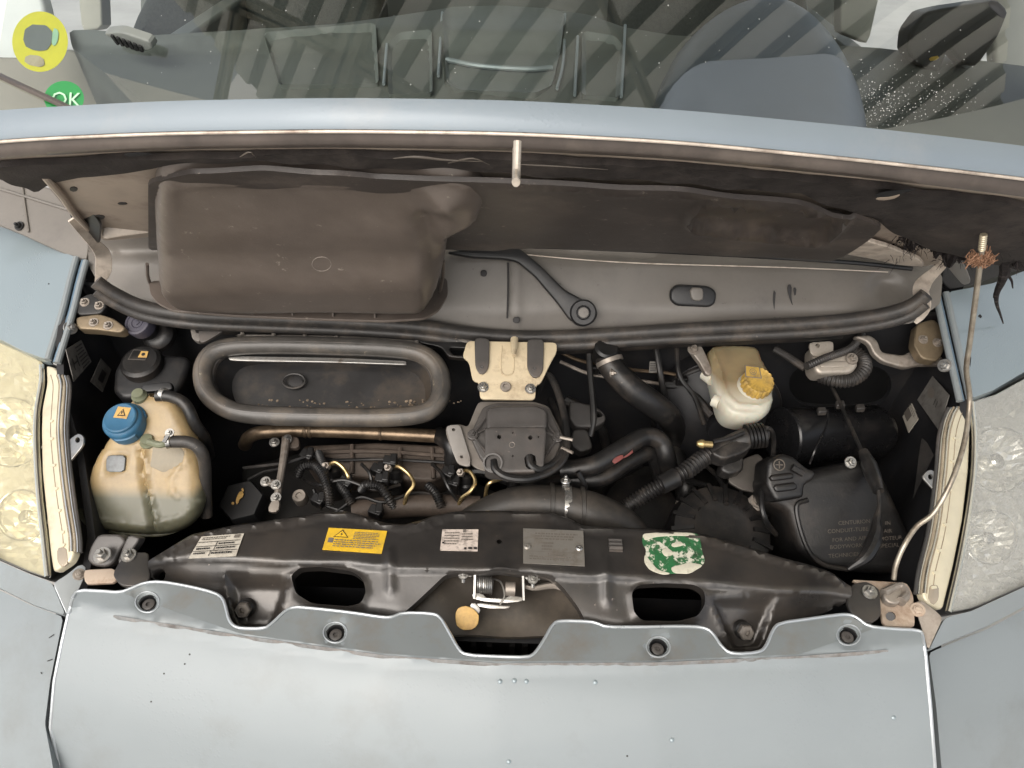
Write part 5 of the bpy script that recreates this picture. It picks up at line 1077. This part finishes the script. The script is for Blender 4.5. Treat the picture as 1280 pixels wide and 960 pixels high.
make('hose_clip', (join(tube(T('698,546,.064 716,550,.066'), .0028, 6, .003), tube(T('702,560,.060 716,566,.062'), .0028, 6, .003)), 'dull_alloy'), lp)
make('hose_body', (tube(T('736,432,.09 738,470,.05 742,520,.0 738,545,-.03'), .006, 10, .004), 'hose'), lp)
make('hose_body', (tube(T('722,590,.0 730,604,-.02 734,620,-.05'), .0045, 8, .004), 'hose'), lp)
# ---- engine
eng = thing('engine', (0, .15, -.55), 'grimy engine with rusty rail and small brass fuel pipes behind the lock carrier', 'engine')
make('cylinder_head', (slab(S('300,580 380,560 470,562 560,566 600,600 650,625 640,660 480,668 300,660'), zpl(-.16, 8, (450, 620)), .30, .02, st=.015), 'casting_dark'), eng)
make('upper_casting', (slab(S('378,556 470,552 556,556 566,590 540,602 400,594 380,580'), zpl(-.075, 25, (460, 575)), .14, .008), 'casting'), eng)
for q in ('384,566 470,564 556,570', '440,556 440,592', '500,560 500,596', '540,560 542,598'): make('casting_web', (tube(zpl(-.072, 25, (460, 575)).hit(S(q)), .004, 8, .006), 'casting'), eng)
make('lower_gallery', (tube(T('440,640,-.10 520,632,-.10 600,634,-.10'), .020, 14, .01), 'casting'), eng)
make('fuel_rail', (tube(T('306,556,-.09 312,546,-.055 330,540,-.04 380,538,-.04 470,541,-.04 560,546,-.04'), .0125, 16, .008), 'rail'), eng)
make('rail_joint', (join(*[lathe(T('%d,%d,-.04' % (x, y))[0], (1, .02, 0), [(.0135, -.003), (.0145, 0), (.0135, .003)], 20) for x, y in ((382, 538), (388, 538), (476, 541))]), 'rail'), eng)
make('rail_hose', (tube(T('548,544,-.045 560,552,-.03 566,562,-.035 566,590,-.08'), .016, 14, .006), 'hose'), eng)
ds = make('dipstick_tube', (tube(T('358,548,-.03 354,575,-.04 350,600,-.05 344,636,-.06'), [.0075, .0065, .006, .007], 10, .006), 'dull_alloy'), eng)
make('tube_bracket', (slab(S('351,544 374,546 374,560 352,560'), zpl(-.035, 20, (362, 552)), .01, .002), 'casting'), ds)
for c, z in (((359, 549), -.03), ((343, 553), -.035), ((332, 602), -.05), ((345, 606), -.045), ((345, 622), -.05)): make('tube_bolt', (bolt(T('%d,%d,%f' % (*c, z))[0], (0, -.4, .9), .0058), 'steel'), ds)
make('clamp_arm', (bar(T('330,602,-.056')[0], T('350,606,-.05')[0], .012, .008), 'dull_alloy'), ds, bev=.002)
make('clamp_foot', (slab(S('338,626 350,624 348,640 334,640'), zpl(-.05, 20, (344, 632)), .006, .001), 'dull_alloy'), ds)
oc = make('oil_cap', (lathe(T('302,626,-.10')[0], (0, -.4, .92), [(.040, -.03), (.040, .0), (.037, .004), (.001, .004)], 6, phase=.3), 'oilcap'), eng)
op = zpl(-.094, 23, (302, 622))
make('oil_symbol', (join(slab(S('296,620 301,612 305,616 303,622 299,624 297,632 294,628'), op.up(.004), .001, .0002), slab(S('301,612 303,609 305,612 304,615'), op.up(.004), .001, .0002), slab(circ((291, 629), 2, 8), op.up(.004), .001, .0002)), 'gold_tab'), oc)
make('bolt_cap', (lathe(T('374,620,-.085')[0], (0, -.4, .92), [(.0125, -.02), (.0125, 0), (.011, .003), (.006, .003), (.005, .001), (.0005, .001)], 22), 'dull_alloy'), eng)
PIPES = ['413,580,-.05 420,578,-.045 430,586,-.05 436,598,-.06 437,616,-.10', '490,582,-.05 500,584,-.045 512,594,-.05 517,606,-.055 508,620,-.07 504,640,-.10', '580,588,-.05 588,590,-.045 594,602,-.05 588,614,-.06 576,624,-.075 572,640,-.10', '640,594,-.05 622,600,-.045 610,606,-.05 606,626,-.09']
for q in PIPES:
    fp = make('fuel_pipe', (tube(T(q), .0034, 10, .003), 'brass'), eng); p0 = T(q)[0]
    make('pipe_nut', (bolt(p0+np.array([-.004, -.004, -.004]), (-.2, -.5, .8), .0075, .009, False), 'dull_alloy'), fp)
    make('injector', (lathe(p0+np.array([.004, .0, -.035]), (0, .3, 1), [(.014, -.04), (.014, .0), (.011, .004), (.011, .018), (.006, .022)], 18), 'dusty_black'), eng)
for q in ('372,596,-.07 378,584,-.055 392,582,-.05 402,592,-.05 410,612,-.06 412,632,-.08', '398,566,-.05 404,584,-.05 408,604,-.06 411,628,-.08', '452,612,-.08 458,606,-.06 474,608,-.06 484,620,-.07 492,634,-.09', '424,606,-.07 432,616,-.07 440,630,-.08', '534,606,-.06 544,616,-.065 552,634,-.08'):
    make('wiring_sleeve', (tube(T(q), .0085, 10, None, corr=(.0045, .22)), 'hose'), eng)
for c in ((488, 578, -.045), (384, 570, -.05), (478, 600, -.06), (560, 592, -.055), (472, 588, -.07), (566, 604, -.07), (432, 604, -.07), (398, 626, -.08), (470, 640, -.08)):
    o = T('%d,%d,%f' % c)[0]; ang = random.uniform(-.6, .6); make('connector', (join(box(o, (.012*math.cos(ang), .012*math.sin(ang), 0), (-.008*math.sin(ang), .008*math.cos(ang), .003), (0, -.002, .009)), box(o+np.array([.006, 0, .006]), (.006, 0, 0), (0, .009, .003), (0, 0, .006))), 'dusty_black'), eng, bev=.002)
for k, q in enumerate(('380,600,-.09 400,606,-.07 430,600,-.06 470,612,-.07 500,606,-.08', '420,640,-.10 450,622,-.08 480,628,-.08 520,616,-.08 560,622,-.09', '310,600,-.08 330,590,-.07 352,586,-.06', '540,580,-.06 552,592,-.05 562,612,-.06 580,636,-.10', '392,612,-.08 400,628,-.09 430,640,-.10', '452,580,-.06 462,592,-.06 466,612,-.08')):
    make('engine_lead', (tube(T(q), .0032, 8, .004), 'hose'), eng)
make('vent_line', (tube(T('304,585,-.06 330,582,-.055 360,578,-.05 388,570,-.045 420,575,-.07 480,574,-.06 556,578,-.06'), .0030, 8, .004), 'hose'), eng)
make('alternator', (join(lathe(T('800,640,-.20')[0], (0, -.3, 1), [(.075, -.1), (.08, 0), (.07, .02), (.03, .03), (.001, .03)], 36)), 'dusty_black'), eng)
# finned housing on the right
o = T('902,664,-.10')[0]; fa = np.array([0, -.35, .94])
fn_ = make('finned_housing', (lathe(o, fa, [(.088, -.09), (.090, -.02), (.082, .004), (.055, .014), (.045, .012), (.001, .010)], 48), 'dusty_black'), eng)
fax = fa/np.linalg.norm(fa); b1 = np.array([1.0, 0, 0]); b2 = np.cross(fax, b1)
for k in range(18):
    an = 2*math.pi*k/18; d = b1*math.cos(an)+b2*math.sin(an); make('fin', (bar(o+d*.05+fax*.012, o+d*.086+fax*.001, .007, .012, tuple(fax)), 'dusty_black'), fn_)
# engine bay shadow fillers: gearbox and pump castings low down
make('gearbox', (join(lathe(T('760,560,-.28')[0], (.2, -.3, 1), [(.12, -.2), (.13, 0), (.1, .04), (.04, .06), (.001, .06)], 30), slab(S('680,560 900,540 960,620 900,680 700,680'), zpl(-.26, 10, (800, 610)), .2, .02, st=.02)), 'casting_dark'), eng)
# ---- big intake duct with clamp
idt = thing('intake_duct', T('690,650,-.08')[0], 'wide dusty intake duct with steel clamp rising behind the type plate', 'duct')
make('duct_body', (tube(T('570,664,-.09 600,648,-.07 640,634,-.052 690,632,-.045 740,642,-.05 780,662,-.08 800,690,-.12'), [.022, .030, .034, .035, .036, .034, .03], 22, .008), 'duct'), idt)
for q in ((690, 632), (728, 637)): make('duct_collar', (lathe(T('%d,%d,-.046' % q)[0], (1, .0, .02), [(.035, -.004), (.0385, -.003), (.0385, .003), (.035, .004)], 32), 'duct'), idt)
o = T('709,634,-.046')[0]; cpz = make('hose_clamp', (lathe(o, (1, 0, .02), [(.0365, -.006), (.0372, -.006), (.0372, .006), (.0365, .006)], 36), 'bright_steel'), idt)
make('clamp_screw', (join(box(T('707,606,-.012')[0], (.006, 0, 0), (0, .009, 0), (0, -.002, .005)), bolt(T('707,601,-.006')[0], (0, .2, 1), .0055)), 'bright_steel'), cpz)
# ---- thick coolant hoses right of the middle
uh = thing('radiator_hose', T('800,490,.05')[0], 'thick black hose dropping slantwise from a clamp near the seal', 'hose')
make('hose_body', (tube(T('756,436,.10 764,458,.085 790,486,.055 820,508,.02 838,524,-.02 848,548,-.10'), [.022, .023, .024, .023, .021, .02], 18, .008), 'hose'), uh)
o = T('762,452,.09')[0]; make('hose_clamp', (join(lathe(o, (.3, -.55, -.5), [(.024, -.004), (.0252, -.004), (.0252, .004), (.024, .004)], 32), bolt(T('764,466,.10')[0], (.9, -.3, .2), .005)), 'dull_alloy'), uh)
make('hose_neck', (lathe(T('758,436,.112')[0], (.1, -.3, .9), [(.020, -.03), (.022, .002), (.018, .006), (.001, .006)], 28), 'dusty_black'), uh)
for nm, q, r, lb in (('coolant_hose', '700,588,-.03 740,582,-.02 776,562,-.005 806,546,.0 826,552,-.01 834,574,-.04 838,604,-.12', .0165, 'thick black hose arching over with red print on its flank'), ('coolant_hose', '704,600,-.06 750,598,-.055 784,578,-.045 812,566,-.045 824,584,-.08 828,610,-.14', .016, 'black coolant hose tucked beneath the arching hose')):
    t = thing(nm, T(q)[0], lb, 'hose'); make('hose_body', (tube(T(q), r, 16, .006), 'hose'), t)
    if 'red print' in lb:
        for c in ((772, 573), (784, 566)): make('red_mark', (slab(np.array([(c[0]-8, c[1]+2), (c[0]+6, c[1]-6), (c[0]+9, c[1]-1), (c[0]-5, c[1]+8)], float), zpl(-.002, 35, c), .002, .0005), 'red_print'), t)
t = thing('coolant_hose', T('850,640,-.2')[0], 'black hose with spring clip beside the finned housing', 'hose'); make('hose_body', (tube(T('838,560,-.12 850,590,-.14 858,614,-.15 858,640,-.22'), .021, 14, .008), 'hose'), t)
make('spring_clip', (tube(T('846,628,-.13 858,634,-.125 868,626,-.13'), .004, 8, .003), 'dull_alloy'), t)
# ---- wiring loom trunk
lm = thing('wiring_loom', T('860,590,.0')[0], 'corrugated black wiring loom trunk sloping up to a connector', 'loom')
make('conduit', (tube(T('782,634,-.06 810,616,-.04 840,598,-.02 862,586,-.01'), [.013, .0135, .0135, .014], 14, None, corr=(.0062, .22)), 'loom'), lm)
make('conduit', (tube(T('856,590,-.012 880,572,.0 892,566,.005'), .016, 14, None, corr=(.007, .2)), 'loom'), lm)
make('tape_wrap', (tube(T('826,606,-.026 846,596,-.018'), .0165, 14, .005), 'hose'), lm)
make('loom_body', (join(tube(T('888,568,.006 912,556,.018 940,546,.03 956,542,.03'), [.018, .017, .019, .014], 14, .006), slab(S('888,566 912,552 936,545 942,556 930,566 904,574'), zpl(.03, 20, (915, 560)), .03, .004), slab(S('904,572 930,566 930,588 912,594 900,588'), zpl(-.005, 30, (915, 580)), .03, .006)), 'loom'), lm)
make('connector', (join(*[lathe(T('944,545,.034')[0]+np.array([k*.006, 0, .001*k]), (1, .15, .15), [(.017, -.0022), (.022, -.002), (.022, .002), (.017, .0022)], 20) for k in range(-2, 3)]), 'dusty_black'), lm)
make('branch_lead', (tube(T('892,552,.04 910,548,.045 930,540,.05'), .0038, 8, .004), 'loom'), lm)
make('branch_lead', (tube(T('950,536,.05 962,536,.045 967,548,.02 966,572,-.02'), .0042, 8, .004), 'loom'), lm)
make('lead_tip', (lathe(T('880,555,.036')[0], (-1, 0, .05), [(.0055, -.014), (.0055, .0), (.0075, .001), (.0075, .006), (.004, .012)], 12), 'gold_plate'), lm)
bx = thing('wing_bracket', T('935,600,-.1')[0], 'flat grey metal bracket below the loom connector', 'bracket')
make('plate', (slab(S('912,590 928,574 948,566 958,578 964,604 946,616 926,612 910,602'), zpl(-.04, 30, (936, 592)), .006, .002), 'bracket_dark'), bx)
make('lug', (join(bolt(T('946,626,-.07')[0], (0, -.4, .9), .008), slab(S('934,622 948,616 956,634 944,642'), zpl(-.075, 30, (945, 630)), .01, .002)), 'dull_alloy'), bx)
# ---- darker plant on the bulkhead behind the hoses
bs = thing('brake_servo', T('900,560,-.1')[0], 'round black brake servo half hidden behind the brake fluid reservoir', 'brake servo')
make('servo_drum', (lathe(np.array([.40, .44, -.05]), (0, -1, .15), [(.115, 0), (.12, .02), (.12, .05), (.11, .06), (.07, .085), (.03, .09), (.03, .11), (.001, .11)], 40), 'bulkhead'), bs)
make('servo_rim', (tube(np.array([(.40+.121*math.cos(t), .40, -.05+.121*math.sin(t)) for t in np.linspace(0, 6.283, 41)[:-1]]), .005, 8, .01, closed=True), 'dusty_black'), bs)
bp2 = thing('bulkhead_pipes', T('800,450,.0')[0], 'slim metal and rubber lines running along the dark bulkhead', 'pipes')
for q, r, m_ in (('700,440,.07 730,452,.05 790,462,.04 850,470,.03 900,500,.0', .0035, 'rail'), ('700,452,.05 740,468,.03 800,476,.02 856,484,.01', .0035, 'dull_alloy'), ('820,432,.09 826,470,.05 832,500,.0 846,530,-.06', .006, 'hose'), ('846,436,.09 850,470,.06 868,496,.03 880,530,-.02', .0045, 'hose'), ('706,500,.0 726,510,-.01 748,530,-.03 760,560,-.10', .010, 'hose'), ('690,620,-.14 720,600,-.12 760,600,-.10 800,580,-.11', .008, 'hose'), ('860,600,-.12 890,610,-.10 920,620,-.11 950,650,-.13', .006, 'hose'), ('880,580,-.10 900,600,-.08 908,630,-.07', .0045, 'hose'), ('830,480,.02 860,486,.02 890,520,.0', .008, 'dusty_black'), ('560,600,-.12 600,590,-.10 650,604,-.10 700,600,-.12', .010, 'hose')):
    make('line', (tube(T(q), r, 10, .006), m_), bp2)
for c in ((742, 462, .05), (852, 476, .04), (838, 520, .0)):
    make('line_clip', (box(T('%d,%d,%f' % c)[0], (.010, 0, 0), (0, .006, 0), (0, -.002, .010)), 'dusty_black'), bp2, bev=.002)
lab('hanging_tag', '812,452 822,452 822,466 811,466', zpl(.05, 40, (816, 458)), 'paper_dim', lines(.1, .9, .1, .9, 4, 'ink', .4, 51), bp2)
rm_ = thing('pump_bracket', T('720,540,-.05')[0], 'dark cast bracket with a round eye right of the grey module', 'bracket')
make('casting', (slab(S('712,500 742,506 756,516 758,526 744,534 720,534 712,524'), zpl(.0, 30, (735, 518)), .03, .004, holes=[circ((748, 518), 6, 14, 4)]), 'grey_plastic_dark'), rm_)
make('lower_arm', (slab(S('716,536 734,536 742,560 726,566 714,556'), zpl(-.03, 30, (728, 550)), .03, .004), 'grey_plastic_dark'), rm_)
# ---- brake fluid reservoir
brp = pl3((900, 432, .115), (960, 436, .115), (928, 505, .075))
brk = thing('brake_fluid_reservoir', T('928,520,.0')[0], 'translucent cream brake fluid reservoir with worn ochre ribbed cap', 'reservoir')
bpoly = S('882,428 936,428 950,432 954,446 966,466 969,486 968,504 958,517 938,522 914,518 902,506 896,484 890,458')
def brf(q, px): return .0035*np.exp(-(dseg(px, S('890,436 900,462 908,492 922,506 950,508 966,500'))/2)**2)-.002*np.exp(-(dseg(px, S('887,436 896,464 903,494 918,511 950,513'))/2)**2)
make('reservoir_body', (pillow(bpoly, brp, .05, .018, .004, brf, p=2.6, taper=.85), 'brake_plastic'), brk, sharp=70, two=True)
o = brp.up(.004).hit([(944, 482)])[0]; ba = np.array([.04, -.42, .9])
make('neck', (lathe(o, ba, [(.030, -.02), (.030, -.006), (.026, 0), (.025, .01)], 32), 'reservoir_low'), brk)
bc = make('reservoir_cap', (lathe(o, ba, [(.0275, .002), (.0280, .008), (.0265, .020), (.024, .0225), (.0225, .0215), (.001, .0215)], 54, ratio=lambda k: 1.0 if k % 3 else .93), 'cap_ochre'), brk)
ban = ba/np.linalg.norm(ba); pc = Plane(o+ban*.0222, ban); e1, e2 = pc.e1, pc.e2; c0 = pc.hit([(941, 465)])[0]
for k, (s, m_) in enumerate(((.0145, 'ink_soft'), (.0125, 'cap_ochre'))): patch(c0, [(-s, -s*.75), (s, -s*.85), (s*.9, s*.75), (-s*.9, s*.85)], pc.n, m_, bc, 'cap_symbol', .0004+.0004*k)
for k, (r, m_) in enumerate(((.0062, 'ink_soft'), (.0050, 'cap_ochre'), (.003, 'ink_soft'), (.002, 'cap_ochre'))): patch(c0, [(r*math.cos(t), r*math.sin(t)) for t in np.linspace(0, 6.283, 19)[:-1]], pc.n, m_, bc, 'cap_symbol', .0012+.0003*k)
make('side_spigot', (join(tube(T('892,500,.06 900,504,.06'), .012, 12, .004), tube(T('880,468,.07 890,476,.07'), .010, 12, .004)), 'reservoir_low'), brk)
make('mount_ear', (join(slab(S('860,432 876,430 884,446 892,466 884,470 874,452 866,442'), zpl(.10, 30, (876, 448)), .012, .002), bolt(T('867,437,.108')[0], (0, -.4, .9), .007)), 'dull_alloy'), brk)
# ---- things against the right rear of the bay
ab = thing('heat_shield_box', T('1045,465,.05')[0], 'small pale metal valve block with corrugated sleeve curled round it', 'valve block')
abp = zpl(.10, 35, (1045, 450)); make('block', (join(slab(S('1016,436 1018,430 1040,428 1044,440 1070,444 1074,456 1066,466 1024,468 1017,460'), abp, .04, .007)), 'dull_light'), ab)
make('stamped_face', (slab(S('1024,452 1060,451 1062,458 1026,460'), abp.up(.002), .004, .002), 'dull_light'), ab)
make('block_plate', (slab(S('1011,428 1042,426 1042,440 1026,446 1014,444'), abp.up(.006), .005, .001, holes=[circ((1022, 432), 3, 10)]), 'dull_light'), ab)
make('block_bolt', (bolt(abp.hit([(1064, 449)])[0]+abp.n*.003, abp.n, .007), 'dull_alloy'), ab)
make('sleeve', (tube(T('1078,418,.11 1062,436,.11 1030,448,.115 1008,458,.11'), .0075, 10, None, corr=(.005, .2)), 'rubber'), ab)
make('sleeve', (tube(T('1062,436,.09 1078,448,.085 1080,462,.08 1066,474,.07 1046,476,.065 1026,470,.06'), .0135, 12, None, corr=(.006, .2)), 'rubber'), ab)
make('lead', (tube(T('968,436,.09 985,446,.085 1006,460,.08'), .007, 10, .004), 'rubber'), ab)
sb_ = thing('stay_bracket', T('1130,450,.08')[0], 'grey pressed stay curving towards the right bonnet hinge', 'bracket')
make('stay', (slab(S('1066,420 1088,418 1098,426 1102,440 1130,444 1146,434 1152,440 1180,446 1180,456 1150,456 1132,460 1104,452 1092,442 1086,428'), zpl(.11, 35, (1120, 440)), .012, .004), 'dull_alloy'), sb_)
sv = thing('black_canister', T('1030,560,-.12')[0], 'smooth black canister lying below the oval bulkhead opening', 'canister')
cc0, cc1 = T('978,546,-.03')[0], T('1092,540,-.06')[0]; ax = cc1-cc0
make('canister_body', (lathe(cc0, ax, [(.030, -.004), (.052, -.003), (.0545, 0), (.0545, .004), (.052, .006), (.052, np.linalg.norm(ax)), (.04, np.linalg.norm(ax)+.02), (.001, np.linalg.norm(ax)+.02)], 40), 'canister'), sv)
make('canister_seam', (tube(T('1034,512,.03 1034,530,.028 1020,560,.015 1012,580,-.01'), .002, 6, .003), 'canister'), sv)
for q in ('1027,514,.035', '1050,506,.04', '1075,510,.03'): make('canister_clip', (box(T(q)[0], (.008, .001, 0), (0, .006, .001), (0, 0, .005)), 'rubber'), sv, bev=.002)
# ---- air filter box with moulded lettering
abx = pl3((970, 640, -.03), (1110, 640, -.03), (1040, 600, .005)); afb = thing('air_filter_box', T('1050,690,-.3')[0], 'large black air filter box with moulded lettering near the right headlight', 'air box')
make('box_lid', (slab(S('958,600 975,584 1010,590 1060,578 1082,574 1104,590 1122,628 1150,690 1160,716 1100,718 1030,712 1000,690 985,640 962,630'), abx, .22, .016, st=.008), 'dusty_black'), afb)
make('lid_step', (tube(abx.up(.002).hit(S('1010,625 996,632 1000,660 1012,690 1030,706 1060,712')), .004, 8, .006), 'dusty_black'), afb)
make('filter_valve', (join(slab(S('960,576 978,566 992,570 1008,584 1022,590 1018,600 1006,606 1006,622 970,628 958,606'), abx.up(.028), .06, .008), slab(S('962,594 992,590 994,598 964,602'), abx.up(.034), .02, .004), slab(S('966,606 996,602 998,612 970,616'), abx.up(.032), .02, .004), tube(abx.up(.032).hit(S('990,584 1004,592')), .006, 10, .004)), 'dusty_black'), afb)
cs = abx.up(.030).hit([(974, 581)])[0]
make('cross_screw', (join(tube(np.array([cs+abx.e1*.009*math.cos(t)+abx.e2*.009*math.sin(t) for t in np.linspace(0, 6.283, 21)[:-1]]), .0012, 6, .003, closed=True), bar(cs-abx.e1*.006, cs+abx.e1*.006, .0016, .002, tuple(abx.n)), bar(cs-abx.e2*.006, cs+abx.e2*.006, .0016, .002, tuple(abx.n))), 'emboss'), afb)
make('lid_bolt', (bolt(abx.up(.004).hit([(1063, 578)])[0], abx.n, .0065), 'steel'), afb)
for tx, c, h in (('CENTURION', (1068, 655), 5.2), ('CONDUIT-TUBE', (1060, 665), 5.2), ('FOR AND AIR', (1062, 676), 5.2), ('BODYWORK', (1058, 685), 5.2), ('TECHNICIEN', (1056, 696), 5.2), ('IN', (1110, 656), 5.2), ('AIR', (1110, 666), 5.2), ('MOTEUR', (1114, 675), 5.2), ('SPECIAL', (1112, 684), 5.2)):
    tv, tf = textgeo(tx); q = txt_px(tv, c, h*1.35, R(-4)); P0 = abx.up(.0006).hit(q); P1 = abx.up(-.001).hit(q)
    make('moulded_text', ((P0, tf), 'emboss'), afb, smooth=False)
cbl = thing('bonnet_cable', T('1090,620,.0')[0], 'thin black cable with a fat rubber boot crossing the air filter box', 'cable')
make('cable', (tube(T('1036,476,.05 1048,500,.045 1062,530,.04 1078,566,.035'), .0034, 8, .004), 'hose'), cbl)
make('boot', (tube(T('1079,564,.035 1088,586,.03 1098,614,.025'), [.008, .013, .0125, .009], 14, .004), 'hose'), cbl)
make('cable', (tube(T('1098,612,.026 1099,632,.015 1096,650,.005 1094,670,.0 1082,696,-.005 1060,712,-.02'), [.003, .003, .0085, .012, .010, .003], 10, .004), 'hose'), cbl)
sl_ = thing('thin_lead', T('957,620,-.02')[0], 'thin black lead hanging left of the air filter box', 'lead'); make('lead_run', (tube(T('960,574,.0 954,600,-.01 952,630,-.02 958,652,-.04 970,668,-.08'), .0045, 8, .004), 'hose'), sl_)
# ---- prop rod
rod = thing('prop_rod', T('1118,735,.0')[0], 'long bent metal prop rod holding up the bonnet', 'prop rod')
top_ = BP.up(.03).hit([(1229, 298)])[0]
path = [T('1117,724,.0')[0], T('1120,706,.02')[0], T('1130,682,.045')[0], T('1146,658,.065')[0], T('1168,640,.085')[0], T('1190,600,.125')[0], T('1206,550,.16')[0], T('1212,500,.20')[0]]
end = path[-1]
for t, q in ((.25, (1208, 462)), (.42, (1212, 430)), (.6, (1218, 385)), (.8, (1224, 338)), (1.0, (1229, 298))):
    y = end[1]+(top_[1]-end[1])*t; path.append(ony([q], y)[0])
make('rod_bar', (tube(np.array(path), .0037, 12, .006), 'rod'), rod)
make('rod_tip', (tube(np.array([path[-1]-(path[-1]-path[-2])*.35, path[-1]+(path[-1]-path[-2])*.12]), .0048, 12, None, corr=(.003, .15)), 'rod_tip'), rod)
fr = []; o = path[-2]+(path[-1]-path[-2])*.35
for k in range(420):
    an = random.uniform(0, 6.283); d = np.array([math.cos(an), .3*math.sin(an), .5*math.sin(an)+random.gauss(0, .25)]); l = abs(random.gauss(.003, .0025))+.0025; s = o+np.array([random.gauss(0, .006), random.gauss(0, .003), random.gauss(0, .003)])
    fr.append(tube([s, s+d*l*.5+np.array([0, 0, random.gauss(0, .003)]), s+d*l+np.array([0, 0, random.gauss(0, .004)])], [.0012, .0010, .0005], 4, .004))
make('frayed_padding', (join(*fr), 'frayed'), rod, kind='stuff')
